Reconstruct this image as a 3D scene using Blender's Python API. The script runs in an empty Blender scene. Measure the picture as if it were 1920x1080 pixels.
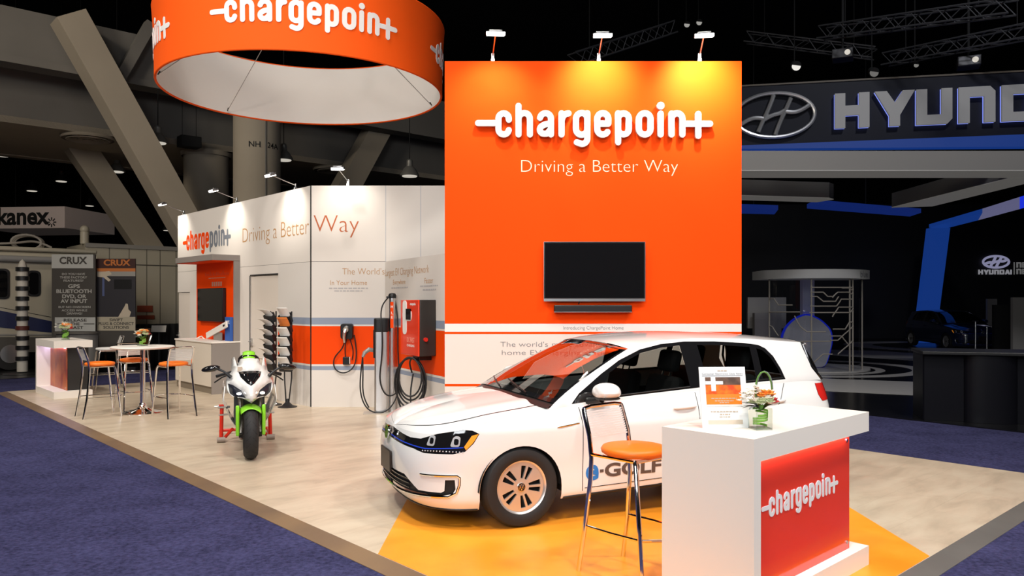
import bpy, math, random
from mathutils import Vector, Matrix
from mathutils.geometry import delaunay_2d_cdt
pi = math.pi
R = math.radians
random.seed(11)
SC = bpy.context.scene
COL = SC.collection
# ------------------------------------------------------------------ camera
F, HY, CH = 1454.0, 566.0, 1.78          # focal length in pixels, horizon row, eye height
cam_d = bpy.data.cameras.new('camera')
cam_d.sensor_width = 36.0
cam_d.lens = F / 1920 * 36
cam_d.shift_y = (HY - 540) / 1920
cam_d.clip_end = 200
cam = bpy.data.objects.new('camera', cam_d)
cam.location = (0, 0, CH)
cam.rotation_euler = (R(90), 0, 0)
COL.objects.link(cam)
SC.camera = cam
# ------------------------------------------------------------------ world, exposure
SC.view_settings.view_transform = 'Standard'
SC.view_settings.look = 'None'
SC.view_settings.gamma = 1
SC.view_settings.exposure = -0.1
SC.view_settings.use_curve_mapping = False
wd = bpy.data.worlds.new('hall_air')
SC.world = wd
wd.use_nodes = True
wd.node_tree.nodes['Background'].inputs[0].default_value = (0.55, 0.6, 0.75, 1)
wd.node_tree.nodes['Background'].inputs[1].default_value = 0.012
# ------------------------------------------------------------------ hall lights (high rig over the stand)
def spot_light(name, loc, target, power, angle=90, blend=.6, radius=.4, col=(1, .95, .89)):
    d = bpy.data.lights.new(name, 'SPOT')
    d.energy = power
    d.spot_size = R(angle)
    d.spot_blend = blend
    d.shadow_soft_size = radius
    d.color = col
    o = bpy.data.objects.new(name, d)
    COL.objects.link(o)
    o.location = loc
    o.rotation_euler = (Vector(target) - Vector(loc)).to_track_quat('-Z', 'Y').to_euler()
    return o
HALL = .60
spot_light('rig_spot', (-5.5, 3.5, 11.5), (-3.2, 9.6, 0), 4200 * HALL, 78, .8, .45)
spot_light('rig_spot', (2.5, 1.0, 11.5), (1.5, 6.6, 0.5), 4200 * HALL, 78, .8, .45)
spot_light('rig_spot', (-10.5, 9.0, 11.5), (-7.0, 14.0, 0), 3600 * HALL, 66, .8, .45)
spot_light('rig_spot', (-2.0, -1.0, 11.5), (-1.5, 7.6, 1.5), 3600 * HALL, 78, .8, .45)
spot_light('rig_spot', (6.5, 4.0, 11.5), (4.2, 7.6, 0), 4600 * HALL, 70, .8, .45)
spot_light('rig_spot', (-3.0, 7.5, 12.0), (-3.5, 8.6, 0), 2600 * HALL, 90, .8, .45)
# the dim rest of the hall, with added fill lights
spot_light('hall_lamp', (-14, 9, 13.0), (-9.5, 21, 4.0), 1500, 75, .9, .6, (1, .9, .75))
def area_light(name, loc, target, power, size, col=(1, .9, .76)):
    d = bpy.data.lights.new(name, 'AREA')
    d.energy = power; d.size = size; d.color = col; d.spread = R(110)
    o = bpy.data.objects.new(name, d); COL.objects.link(o)
    o.location = loc
    o.rotation_euler = (Vector(target) - Vector(loc)).to_track_quat('-Z', 'Y').to_euler()
area_light('hall_fill', (-11, 2, 8.5), (-9, 22, 4.5), 300, 3.0)  # added unseen fill to brighten the concrete structure on the left
area_light('front_fill', (7.0, -1.5, 6.5), (3.0, 6.5, .5), 150, 3.0, (.95, .97, 1))  # added soft fill from the right front, not a lamp of the hall
area_light('front_fill', (-2.5, -5, 6.0), (-.5, 9, 1.0), 300, 4.0, (.94, .97, 1))  # added soft frontal fill from behind the camera
spot_light('hall_lamp', (9, 9, 13.0), (9.5, 19.5, 2.5), 2300, 90, .9, .6, (.9, .92, 1))
# ------------------------------------------------------------------ materials
MATS = {}
def mat(name, col, rough=.5, metal=0., emit=0., ecol=None, alpha=1., trans=0., coat=0., noise=0., nscale=8., ncol=None, bump=0., bscale=60., ior=1.45, spec=.5, sheen=0.):
    if name in MATS:
        return MATS[name]
    m = bpy.data.materials.new(name)
    m.use_nodes = True
    nt = m.node_tree
    b = nt.nodes['Principled BSDF']
    b.inputs['Base Color'].default_value = (*col, 1)
    b.inputs['Roughness'].default_value = rough
    b.inputs['Metallic'].default_value = metal
    b.inputs['IOR'].default_value = ior
    b.inputs['Specular IOR Level'].default_value = spec
    b.inputs['Coat Weight'].default_value = coat
    b.inputs['Coat Roughness'].default_value = .04
    b.inputs['Transmission Weight'].default_value = trans
    b.inputs['Alpha'].default_value = alpha
    b.inputs['Sheen Weight'].default_value = sheen
    if emit:
        b.inputs['Emission Color'].default_value = (*(ecol or col), 1)
        b.inputs['Emission Strength'].default_value = emit
    if noise or bump:
        tc = nt.nodes.new('ShaderNodeTexCoord')
        if noise:
            n = nt.nodes.new('ShaderNodeTexNoise')
            n.inputs['Scale'].default_value = nscale
            n.inputs['Detail'].default_value = 6
            mx = nt.nodes.new('ShaderNodeMix')
            mx.data_type = 'RGBA'
            c2 = ncol or tuple(c * (1 - noise) for c in col)
            mx.inputs[6].default_value = (*col, 1)
            mx.inputs[7].default_value = (*c2, 1)
            rp = nt.nodes.new('ShaderNodeMapRange')
            rp.inputs[1].default_value = .35
            rp.inputs[2].default_value = .65
            nt.links.new(tc.outputs['Object'], n.inputs['Vector'])
            nt.links.new(n.outputs['Fac'], rp.inputs[0])
            nt.links.new(rp.outputs[0], mx.inputs[0])
            nt.links.new(mx.outputs[2], b.inputs['Base Color'])
        if bump:
            n2 = nt.nodes.new('ShaderNodeTexNoise')
            n2.inputs['Scale'].default_value = bscale
            n2.inputs['Detail'].default_value = 4
            bp = nt.nodes.new('ShaderNodeBump')
            bp.inputs['Strength'].default_value = bump
            bp.inputs['Distance'].default_value = .01
            nt.links.new(tc.outputs['Object'], n2.inputs['Vector'])
            nt.links.new(n2.outputs['Fac'], bp.inputs['Height'])
            nt.links.new(bp.outputs[0], b.inputs['Normal'])
    MATS[name] = m
    return m
def srgb(r, g, b):
    f = lambda c: (c / 255 / 12.92) if c <= 10 else ((c / 255 + .055) / 1.055) ** 2.4
    return (f(r), f(g), f(b))
# ------------------------------------------------------------------ mesh builder
I4 = Matrix.Identity(4)
def frame(o, x, y):
    """matrix with origin o, local x along x, local y along y"""
    x = Vector(x).normalized(); y = Vector(y); z = x.cross(y).normalized(); y = z.cross(x)
    m = Matrix((x, y, z)).transposed().to_4x4()
    m.translation = Vector(o)
    return m
def trs(loc=(0, 0, 0), rot=(0, 0, 0)):
    from mathutils import Euler
    return Matrix.Translation(loc) @ Euler(rot).to_matrix().to_4x4()
class MB:
    def __init__(s):
        s.v, s.f, s.m = [], [], []
    def add(s, vs, fs, mi=0, M=None):
        n = len(s.v)
        if M is not None:
            vs = [tuple(M @ Vector(v)) for v in vs]
        s.v += [tuple(v) for v in vs]
        s.f += [tuple(i + n for i in f) for f in fs]
        s.m += [mi] * len(fs)
        return s
    def box(s, x0, x1, y0, y1, z0, z1, mi=0, M=None):
        vs = [(x, y, z) for z in (z0, z1) for y in (y0, y1) for x in (x0, x1)]
        return s.add(vs, [(0, 2, 3, 1), (4, 5, 7, 6), (0, 1, 5, 4), (2, 6, 7, 3), (0, 4, 6, 2), (1, 3, 7, 5)], mi, M)
    def hexa(s, b, t, mi=0):
        """bottom quad b (ccw from above) and top quad t"""
        return s.add(list(b) + list(t), [(3, 2, 1, 0), (4, 5, 6, 7), (0, 1, 5, 4), (1, 2, 6, 5), (2, 3, 7, 6), (3, 0, 4, 7)], mi)
    def prism(s, poly, z0, z1, mi=0, M=None):
        n = len(poly)
        a = sum(poly[i][0] * poly[(i + 1) % n][1] - poly[(i + 1) % n][0] * poly[i][1] for i in range(n))
        if a < 0:
            poly = poly[::-1]
        vs = [(p[0], p[1], z0) for p in poly] + [(p[0], p[1], z1) for p in poly]
        fs = [tuple(range(n - 1, -1, -1)), tuple(range(n, 2 * n))] + [(i, (i + 1) % n, n + (i + 1) % n, n + i) for i in range(n)]
        return s.add(vs, fs, mi, M)
    def cyl(s, p0, p1, r0, r1=None, n=16, caps=True, mi=0, M=None):
        r1 = r0 if r1 is None else r1
        p0, p1 = Vector(p0), Vector(p1)
        d = (p1 - p0).normalized()
        u = d.orthogonal().normalized(); w = d.cross(u)
        vs = []
        for p, r in ((p0, r0), (p1, r1)):
            vs += [p + (u * math.cos(2 * pi * i / n) + w * math.sin(2 * pi * i / n)) * r for i in range(n)]
        fs = [(i, (i + 1) % n, n + (i + 1) % n, n + i) for i in range(n)]
        if caps:
            fs += [tuple(range(n - 1, -1, -1)), tuple(range(n, 2 * n))]
        return s.add(vs, fs, mi, M)
    def tube(s, pts, r, n=8, closed=False, caps=True, mi=0, M=None):
        P = [Vector(p) for p in pts]
        N = len(P)
        rs = r if isinstance(r, (list, tuple)) else [r] * N
        T = []
        for i in range(N):
            a = P[(i - 1) % N] if (closed or i > 0) else P[i]
            b = P[(i + 1) % N] if (closed or i < N - 1) else P[i]
            T.append((b - a).normalized())
        u = T[0].orthogonal().normalized()
        vs, fs = [], []
        for i in range(N):
            u = (u - T[i] * u.dot(T[i]))
            if u.length < 1e-6:
                u = T[i].orthogonal()
            u.normalize()
            w = T[i].cross(u)
            vs += [P[i] + (u * math.cos(2 * pi * k / n) + w * math.sin(2 * pi * k / n)) * rs[i] for k in range(n)]
        for i in range(N if closed else N - 1):
            j = (i + 1) % N
            fs += [(i * n + k, i * n + (k + 1) % n, j * n + (k + 1) % n, j * n + k) for k in range(n)]
        if caps and not closed:
            fs += [tuple(range(n - 1, -1, -1)), tuple((N - 1) * n + k for k in range(n))]
        return s.add(vs, fs, mi, M)
    def lathe(s, prof, n=32, c=(0, 0, 0), mi=0, M=None, caps=True):
        """profile (r, z) from bottom to top around local z"""
        vs, fs = [], []
        k = len(prof)
        for i in range(n):
            a = 2 * pi * i / n
            vs += [(c[0] + r * math.cos(a), c[1] + r * math.sin(a), c[2] + z) for r, z in prof]
        for i in range(n):
            j = (i + 1) % n
            fs += [(i * k + q, j * k + q, j * k + q + 1, i * k + q + 1) for q in range(k - 1)]
        if caps and prof[0][0] > 1e-6:
            fs.append(tuple(i * k for i in range(n - 1, -1, -1)))
        if caps and prof[-1][0] > 1e-6:
            fs.append(tuple(i * k + k - 1 for i in range(n)))
        return s.add(vs, fs, mi, M)
    def grid(s, fn, nu, nv, mi=0, M=None, flip=False):
        vs = [fn(i / nu, j / nv) for i in range(nu + 1) for j in range(nv + 1)]
        w = nv + 1
        fs = [(i * w + j, (i + 1) * w + j, (i + 1) * w + j + 1, i * w + j + 1) for i in range(nu) for j in range(nv)]
        if flip:
            fs = [f[::-1] for f in fs]
        return s.add(vs, fs, mi, M)
    def ell(s, c, r, nu=16, nv=10, mi=0, M=None):
        if not isinstance(r, (list, tuple)):
            r = (r, r, r)
        vs = [(c[0], c[1], c[2] - r[2])]
        for j in range(1, nv):
            t = -pi / 2 + pi * j / nv
            vs += [(c[0] + r[0] * math.cos(t) * math.cos(2 * pi * i / nu), c[1] + r[1] * math.cos(t) * math.sin(2 * pi * i / nu), c[2] + r[2] * math.sin(t)) for i in range(nu)]
        vs.append((c[0], c[1], c[2] + r[2]))
        fs = [(0, 1 + (i + 1) % nu, 1 + i) for i in range(nu)]
        for j in range(nv - 2):
            a = 1 + j * nu; b = a + nu
            fs += [(a + i, a + (i + 1) % nu, b + (i + 1) % nu, b + i) for i in range(nu)]
        a = 1 + (nv - 2) * nu
        fs += [(a + i, a + (i + 1) % nu, len(vs) - 1) for i in range(nu)]
        return s.add(vs, fs, mi, M)
    def build(s, name, mats, parent=None, smooth=35, bevel=0., loc=None, rot=None, solid=0., segs=2):
        me = bpy.data.meshes.new(name)
        me.from_pydata(s.v, [], s.f)
        if not isinstance(mats, (list, tuple)):
            mats = [mats]
        for m in mats:
            me.materials.append(m)
        if len(mats) > 1:
            me.polygons.foreach_set('material_index', s.m)
        if smooth:
            me.shade_smooth()
            me.set_sharp_from_angle(angle=R(smooth))
        me.update()
        o = bpy.data.objects.new(name, me)
        COL.objects.link(o)
        if parent is not None:
            o.parent = parent
        if loc is not None:
            o.location = loc
        if rot is not None:
            o.rotation_euler = rot
        if solid:
            q = o.modifiers.new('solid', 'SOLIDIFY'); q.thickness = solid; q.offset = -1
        if bevel:
            q = o.modifiers.new('bevel', 'BEVEL'); q.width = bevel; q.segments = segs; q.limit_method = 'ANGLE'; q.angle_limit = R(40)
        return o
def tag(o, label, cat, group=None, kind=None):
    o['label'] = label
    o['category'] = cat
    if group:
        o['group'] = group
    if kind:
        o['kind'] = kind
    return o
def thing(name, label, cat, loc=(0, 0, 0), rz=0., group=None):
    o = bpy.data.objects.new(name, None)
    o.empty_display_size = .1
    COL.objects.link(o)
    o.location = loc
    o.rotation_euler = (0, 0, rz)
    return tag(o, label, cat, group)
def struct(o, label=None):
    o['kind'] = 'structure'
    if label:
        o['label'] = label
    return o
def dup(o, loc=None, rz=None, label=None, parent=None):
    """copy a thing with its parts and sub-parts"""
    c = o.copy()
    COL.objects.link(c)
    if parent is not None:
        c.parent = parent
    if loc is not None:
        c.location = loc
    if rz is not None:
        c.rotation_euler = (0, 0, rz)
    if label:
        c['label'] = label
    for ch in list(o.children):
        dup(ch, parent=c)
    return c
def text(name, s, size, m, M, parent=None, bold=0., depth=.0005, sx=1., shear=0., align='CENTER', space=1.):
    d = bpy.data.curves.new(name, 'FONT')
    d.body = s
    d.size = size
    d.offset = bold * size
    d.extrude = depth
    d.shear = shear
    d.align_x = align
    d.align_y = 'CENTER'
    d.space_line = .95
    d.space_character = space
    d.resolution_u = 4
    d.materials.append(m)
    c = bpy.data.objects.new(name, d)
    COL.objects.link(c)
    dg = bpy.context.evaluated_depsgraph_get()
    me = bpy.data.meshes.new_from_object(c.evaluated_get(dg))
    bpy.data.objects.remove(c)
    bpy.data.curves.remove(d)
    me.name = name
    o = bpy.data.objects.new(name, me)
    COL.objects.link(o)
    if parent is not None:
        o.parent = parent
    o.matrix_local = M @ Matrix.Diagonal((sx, 1, 1, 1))
    return o
def W(px, py, Y):
    """point of the place seen at (px, py) that stands Y metres in front of the camera"""
    return ((px - 960) / F * Y, Y, CH - (py - HY) / F * Y)
def G(px, py, z=0.):
    """point of the floor (height z) seen at (px, py)"""
    Y = F * (CH - z) / (py - HY)
    return ((px - 960) / F * Y, Y, z)
# the stand's own frame: local x = b (across), local y = a (along, away from the viewer)
FC = Vector((.84, 3.51, 0))
BRZ = R(42.45)
DB = Vector((math.cos(BRZ), math.sin(BRZ), 0))
DA = Vector((-math.sin(BRZ), math.cos(BRZ), 0))
def BA(b, a, z=0.):
    return FC + DB * b + DA * a + Vector((0, 0, z))
# wall-facing text frame: at point p, reading direction d (horizontal unit vector), upright
def upright(p, d):
    return frame(p, d, (0, 0, 1))
def arc(cx, cy, r, a0, a1, n=8, ry=None):
    ry = r if ry is None else ry
    return [(cx + r * math.cos(R(a0 + (a1 - a0) * i / n)), cy + ry * math.sin(R(a0 + (a1 - a0) * i / n))) for i in range(n + 1)]
# ------------------------------------------------------------------ common colours
M_white = mat('white_laminate', srgb(236, 228, 218), .45, bump=.02)
M_wallw = mat('white_wall_panel', (.72, .66, .60), .6)
M_wallg = mat('warm_white_graphic', (.68, .63, .58), .55)
M_orange = mat('orange_panel', (.86, .062, .0006), .75, spec=.12)
M_orangep = mat('orange_print', (.86, .062, .001), .6, spec=.15)
M_bluegrey = mat('blue_grey_print', srgb(140, 150, 168), .55)
M_pale = mat('pale_grey_print', srgb(222, 220, 216), .55)
M_grey = mat('grey_laminate', srgb(140, 132, 126), .5)
M_chrome = mat('chrome', (.82, .80, .78), .08, 1.)
M_steel = mat('brushed_steel', (.62, .62, .62), .28, 1.)
M_alu = mat('anodised_aluminium', (.72, .72, .73), .3, 1.)
M_black = mat('black_plastic', (.012, .012, .013), .35)
M_blackm = mat('matt_black', (.01, .01, .01), .8)
M_rubber = mat('rubber', (.014, .013, .013), .75)
M_seat = mat('orange_vinyl', (.95, .19, .012), .45, bump=.03, bscale=40)
M_text = mat('white_print', (.82, .80, .77), .5)
M_tgrey = mat('grey_print', srgb(120, 120, 124), .5)
M_ttan = mat('tan_print', srgb(186, 140, 90), .5)
M_trust = mat('rust_print', srgb(180, 92, 48), .5)
M_glow = mat('lamp_face', (1, 1, 1), .5, emit=9., ecol=(1, .95, .86))
M_dglass = mat('dark_screen', (.006, .006, .007), .06, spec=.5)
M_glass = mat('clear_glass', (1, 1, 1), .0, trans=1., ior=1.45)
# ------------------------------------------------------------------ the rounded lettering (strokes in its own units, y up, baseline 0)
def _lg():
    def fl(p): return [(x, 700 - y) for x, y in p]
    A = lambda cx, cy, r, a0, a1: [(cx + r * math.cos(R(a0 + (a1 - a0) * i / 8)), cy - r * math.sin(R(a0 + (a1 - a0) * i / 8))) for i in range(9)]
    L = {}
    L['dash'] = [[(246, 614), (366, 614)]]
    L['c'] = [[(430, 594)] + A(399, 587, 31, 0, 180) + A(399, 651, 31, 180, 350)]
    L['h'] = [[(488, 512), (488, 682)], A(522, 588, 34, 180, 0) + [(556, 682)]]
    L['a'] = [A(649, 588, 33, 170, 0) + [(682, 682)], [(682, 616), (645, 622)] + A(640, 653, 25, 110, 270) + [(658, 677), (682, 650)]]
    L['r'] = [[(745, 556), (745, 682)], [(745, 600), (752, 576), (766, 561), (786, 556)]]
    L['g'] = [A(865, 588, 34, 0, 180) + A(865, 650, 34, 180, 360) + [(899, 588)], [(899, 556)] + A(866, 706, 33, 0, -90) + [(836, 729)]]
    L['e'] = [[(958, 617), (1024, 617), (1024, 588)] + A(991, 588, 33, 0, 180) + A(991, 650, 33, 180, 328)]
    L['p'] = [[(1083, 556), (1083, 729)], A(1115, 588, 32, 180, 0) + A(1115, 650, 32, 0, -180)]
    L['o'] = [A(1242, 590, 35, 0, 180) + A(1242, 648, 35, 180, 360) + [(1277, 590)]]
    L['i'] = [[(1337, 558), (1337, 682)], [(1337, 510), (1337.5, 510)]]
    L['n'] = [[(1402, 558), (1402, 682)], A(1434.5, 588, 32.5, 180, 0) + [(1467, 682)]]
    L['+'] = [[(1467, 618), (1632, 618)], [(1562, 560), (1562, 690)]]
    return [(k, [fl(p) for p in v]) for k, v in L.items()]
LOGO = _lg()
LOGO_X0, LOGO_X1 = 227.0, 1651.0
def slab(mb, polys, z0, z1, M=None, mi=0):
    """the union of flat polygons as one solid slab"""
    vs, fs = [], []
    for p in polys:
        n = len(vs)
        if sum(p[i][0] * p[(i + 1) % len(p)][1] - p[(i + 1) % len(p)][0] * p[i][1] for i in range(len(p))) < 0:
            p = p[::-1]
        vs += [Vector(q) for q in p]
        fs.append(list(range(n, n + len(p))))
    o = delaunay_2d_cdt(vs, [], fs, 0, 1e-5)
    V, T = o[0], [t for t, src in zip(o[2], o[5]) if src]
    n = len(V)
    T = [tuple(t) if sum(V[t[i]].x * V[t[(i + 1) % len(t)]].y - V[t[(i + 1) % len(t)]].x * V[t[i]].y for i in range(len(t))) > 0 else tuple(t[::-1]) for t in T]
    E = {}
    for t in T:
        for i in range(len(t)):
            E[(t[i], t[(i + 1) % len(t)])] = 1
    out = [tuple(i + n for i in t) for t in T] + [t[::-1] for t in T]
    out += [(a, b, b + n, a + n) for (a, b) in E if (b, a) not in E]
    mb.add([(v.x, v.y, z0) for v in V] + [(v.x, v.y, z1) for v in V], out, mi, M)
def strokes_polys(pts, r, rd=None, cap=True):
    out = []
    for i in range(len(pts) - 1):
        a, b = Vector(pts[i]), Vector(pts[i + 1])
        d = b - a
        if d.length < 1e-5:
            continue
        n = Vector((-d.y, d.x)).normalized() * r
        out.append([a - n, b - n, b + n, a + n])
    for k, p in enumerate(pts):
        if not cap and k in (0, len(pts) - 1):
            continue
        rr = rd or r
        out.append([(p[0] + rr * math.cos(2 * pi * i / 16), p[1] + rr * math.sin(2 * pi * i / 16)) for i in range(16)])
    return out
def logo_letter(mb, key, strokes, M, depth, mi=0):
    ps = []
    for st in strokes:
        dot = key == 'i' and len(st) == 2 and abs(st[0][0] - st[1][0]) < 1 and st[0][1] > 150
        ps += strokes_polys(st, 18.5, 23 if dot else None)
    slab(mb, ps, 0, depth, M, mi)
def logo(name, width, depth, M, mats, parent=None, split=False, squash=1.):
    """M: frame of the lettering's centre on its face (local x reading direction, y up, z out of the face)"""
    k = width / (LOGO_X1 - LOGO_X0)
    S = M @ Matrix.Diagonal((k, k * squash, 1, 1)) @ Matrix.Translation((-(LOGO_X0 + LOGO_X1) / 2, -82, 0))
    if not split:
        mb = MB()
        for n, (key, st) in enumerate(LOGO):
            logo_letter(mb, key, st, S, depth * (.8 if key in ('dash', '+') else 1.), 1 if (len(mats) > 1 and n >= 7) else 0)
        return mb.build(name, mats, parent, smooth=0)
    for n, (key, st) in enumerate(LOGO):
        mb = MB()
        logo_letter(mb, key, st, S, depth * (.985 if key in ('dash', '+') else 1.))
        mb.build('letter', mats, parent, smooth=30, bevel=0)
# ------------------------------------------------------------------ floors
def plane_obj(name, pts, z, m, label=None, thick=0.02):
    mb = MB()
    mb.prism([(p[0], p[1]) for p in pts], z - thick, z, 0)
    return struct(mb.build(name, m, smooth=0), label)
M_hallfloor = mat('dark_hall_floor', (.012, .012, .013), .35)
plane_obj('floor', [(-45, -6), (40, -6), (40, 70), (-45, 70)], -.05, M_hallfloor)
def carpet_mat():
    m = mat('blue_carpet', srgb(66, 68, 110), 1., spec=.05)
    nt = m.node_tree; b = nt.nodes['Principled BSDF']
    tc = nt.nodes.new('ShaderNodeTexCoord')
    n = nt.nodes.new('ShaderNodeTexNoise'); n.inputs['Scale'].default_value = 26; n.inputs['Detail'].default_value = 8; n.inputs['Roughness'].default_value = .75
    n3 = nt.nodes.new('ShaderNodeTexNoise'); n3.inputs['Scale'].default_value = 2.2; n3.inputs['Detail'].default_value = 4
    ad = nt.nodes.new('ShaderNodeMath'); ad.operation = 'MULTIPLY_ADD'; ad.inputs[1].default_value = 1.0; 
    r = nt.nodes.new('ShaderNodeValToRGB')
    r.color_ramp.elements[0].position = .45; r.color_ramp.elements[0].color = (*srgb(34, 34, 56), 1)
    r.color_ramp.elements[1].position = .85; r.color_ramp.elements[1].color = (*srgb(74, 74, 112), 1)
    nt.links.new(tc.outputs['Object'], n.inputs['Vector']); nt.links.new(tc.outputs['Object'], n3.inputs['Vector'])
    sc_ = nt.nodes.new('ShaderNodeMath'); sc_.operation = 'MULTIPLY'; sc_.inputs[1].default_value = .3; nt.links.new(n3.outputs['Fac'], sc_.inputs[0])
    nt.links.new(n.outputs['Fac'], ad.inputs[0]); nt.links.new(sc_.outputs[0], ad.inputs[2])
    nt.links.new(ad.outputs[0], r.inputs[0]); nt.links.new(r.outputs[0], b.inputs['Base Color'])
    bp = nt.nodes.new('ShaderNodeBump'); bp.inputs['Strength'].default_value = .6; bp.inputs['Distance'].default_value = .01
    nt.links.new(n.outputs['Fac'], bp.inputs['Height']); nt.links.new(bp.outputs[0], b.inputs['Normal'])
    return m
M_carpet = carpet_mat()
def ba(b, a): 
    v = BA(b, a); return (v.x, v.y)
# aisle carpet all around the raised stand floor, bounded by the neighbours' stands
plane_obj('floor_carpet', [ba(-14, -8), ba(9.7, -8), ba(9.7, 19.4), ba(-14, 19.4)], -.03, M_carpet)
# ------------------------------------------------------------------ raised stand floor: vinyl tiles, orange strip, sloping edge trim
LA, LB = 16.1, 6.38
def vinyl_mat():
    m = mat('beige_stone_vinyl', srgb(214, 196, 172), .34)
    nt = m.node_tree; b = nt.nodes['Principled BSDF']
    tc = nt.nodes.new('ShaderNodeTexCoord')
    mp = nt.nodes.new('ShaderNodeMapping'); mp.inputs['Rotation'].default_value = (0, 0, R(30)); mp.inputs['Scale'].default_value = (.55, 1.6, 1)
    n = nt.nodes.new('ShaderNodeTexNoise'); n.inputs['Scale'].default_value = 2.6; n.inputs['Detail'].default_value = 9; n.inputs['Roughness'].default_value = .62; n.inputs['Distortion'].default_value = .5
    r = nt.nodes.new('ShaderNodeValToRGB')
    r.color_ramp.elements[0].position = .34; r.color_ramp.elements[0].color = (*srgb(184, 167, 144), 1)
    r.color_ramp.elements[1].position = .62; r.color_ramp.elements[1].color = (*srgb(206, 190, 166), 1)
    e = r.color_ramp.elements.new(.48); e.color = (*srgb(198, 180, 156), 1)
    br = nt.nodes.new('ShaderNodeTexBrick'); br.offset = .5; br.inputs['Scale'].default_value = 1.0
    br.inputs['Color1'].default_value = (1, 1, 1, 1); br.inputs['Color2'].default_value = (.93, .93, .93, 1); br.inputs['Mortar'].default_value = (.86, .85, .84, 1)
    br.inputs['Mortar Size'].default_value = .004; br.inputs['Brick Width'].default_value = .92; br.inputs['Row Height'].default_value = .46
    mx = nt.nodes.new('ShaderNodeMix'); mx.data_type = 'RGBA'; mx.blend_type = 'MULTIPLY'; mx.inputs[0].default_value = .8
    nt.links.new(tc.outputs['Object'], mp.inputs['Vector']); nt.links.new(mp.outputs[0], n.inputs['Vector'])
    nt.links.new(tc.outputs['Object'], br.inputs['Vector'])
    nt.links.new(n.outputs['Fac'], r.inputs[0]); nt.links.new(r.outputs[0], mx.inputs[6]); nt.links.new(br.outputs['Color'], mx.inputs[7])
    nt.links.new(mx.outputs[2], b.inputs['Base Color'])
    return m
M_vinyl = vinyl_mat()
mb = MB(); mb.box(0, LB, 0, LA, -.03, 0)
struct(mb.build('floor_platform', M_vinyl, smooth=0, loc=FC, rot=(0, 0, BRZ)))
# orange strip in front of the tall wall, clipped by the stand's edges
M_ofloor = mat('orange_vinyl_floor', (.86, .27, .012), .4, noise=.25, nscale=1.6, ncol=(.95, .36, .03))
XL, XR = -.945, 2.92
def edge_y(x):     # front edges of the stand
    t = (x - FC.x)
    return FC.y + (t * DB.y / DB.x if t > 0 else t * DA.y / DA.x)
mb = MB()
mb.prism([(XL, 9.95), (XL, edge_y(XL) + .01), (FC.x, FC.y + .015), (XR, edge_y(XR) + .01), (XR, 9.95)], .0, .003)
struct(mb.build('floor_strip', M_ofloor, smooth=0))
M_trim = mat('bronze_edge_trim', srgb(150, 122, 92), .38, .35, noise=.35, nscale=1.3, ncol=srgb(128, 104, 84))
tw = .15
M_trim2 = mat('lit_edge_trim', srgb(150, 144, 136), .3, .5, noise=.2, nscale=1.3)  # paler grey copy of the bronze trim, reflected light put into its colour
def edge_trim(name, b0, a0, b1, a1, nb, na, m=None):
    mb = MB()
    p = [BA(b0, a0), BA(b1, a1)]
    n = DB * nb + DA * na
    d = (p[1] - p[0]).normalized()
    q = [p[0] + n * tw - d * tw, p[1] + n * tw + d * tw]
    mb.hexa([(q[0].x, q[0].y, -.035), (q[1].x, q[1].y, -.035), (p[1].x, p[1].y, -.035), (p[0].x, p[0].y, -.035)],
            [(q[0].x, q[0].y, -.026), (q[1].x, q[1].y, -.026), (p[1].x, p[1].y, .002), (p[0].x, p[0].y, .002)])
    struct(mb.build(name, m or M_trim, smooth=0))
edge_trim('trim_1', 0, LA, 0, 0, -1, 0)
edge_trim('trim_2', 0, 0, LB, 0, 0, -1, M_trim2)
edge_trim('trim_3', LB, 0, LB, LA, 1, 0, M_trim2)
edge_trim('trim_4', LB, LA, 0, LA, 0, 1)
# ------------------------------------------------------------------ hall shell
M_void = mat('black_hall', (.004, .004, .005), .9)
mb = MB(); mb.box(-45, 40, -6, 70, 14.5, 14.7); struct(mb.build('ceiling', M_void, smooth=0))
mb = MB(); mb.box(-45, 40, 60, 60.3, -.05, 14.5); struct(mb.build('wall_back', M_void, smooth=0))
mb = MB(); mb.box(-45.3, -45, -6, 60, -.05, 14.5); struct(mb.build('wall_left', M_void, smooth=0))
mb = MB(); mb.box(40, 40.3, -6, 60, -.05, 14.5); struct(mb.build('wall_right', M_void, smooth=0))
# concrete structure on the left: girders run along b, braces lean between them
M_conc = mat('painted_concrete', srgb(176, 164, 146), .8, noise=.08, nscale=.7)
M_concd = mat('grey_concrete', srgb(120, 116, 110), .85, noise=.1, nscale=.7)
def girder(name, a0, a1, z0, z1, m, b0=-14., b1=24.):
    mb = MB(); mb.box(b0, b1, a0, a1, z0, z1)
    return struct(mb.build(name, m, smooth=0, loc=FC, rot=(0, 0, BRZ)))
girder('beam_upper', 20.0, 20.5, 7.61, 8.92, M_concd)
girder('beam_flange', 19.9, 20.5, 7.55, 7.72, M_concd)
girder('beam_bulkhead', 21.6, 22.0, 6.44, 8.6, M_concd)
girder('ceiling_soffit', 21.6, 26.9, 6.43, 6.60, M_conc)
girder('beam_rear', 26.7, 27.1, 6.40, 7.9, M_conc)
def column(name, px, pyt, Y, r, z1, label):
    x, y, _ = W(px, pyt, Y)
    t = thing(name, label, 'column', (x, y, -.05))
    mb = MB(); mb.lathe([(r, 0), (r, z1 + .05)], 40); mb.build('shaft', M_conc, t)
    return t, (x, y)
t, _ = column('round_column', 387, 300, 24.0, .66, 6.42, 'round concrete column under the soffit, left of the numbered column')
mb = MB(); mb.lathe([(.72, 6.30), (.76, 6.42), (.70, 6.425)], 40, caps=False); mb.build('collar', M_conc, t)
t, cc = column('round_column', 482, 230, 21.0, .615, 7.6, 'round concrete column numbered NH 24A behind the white wall')
mb = MB()
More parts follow.
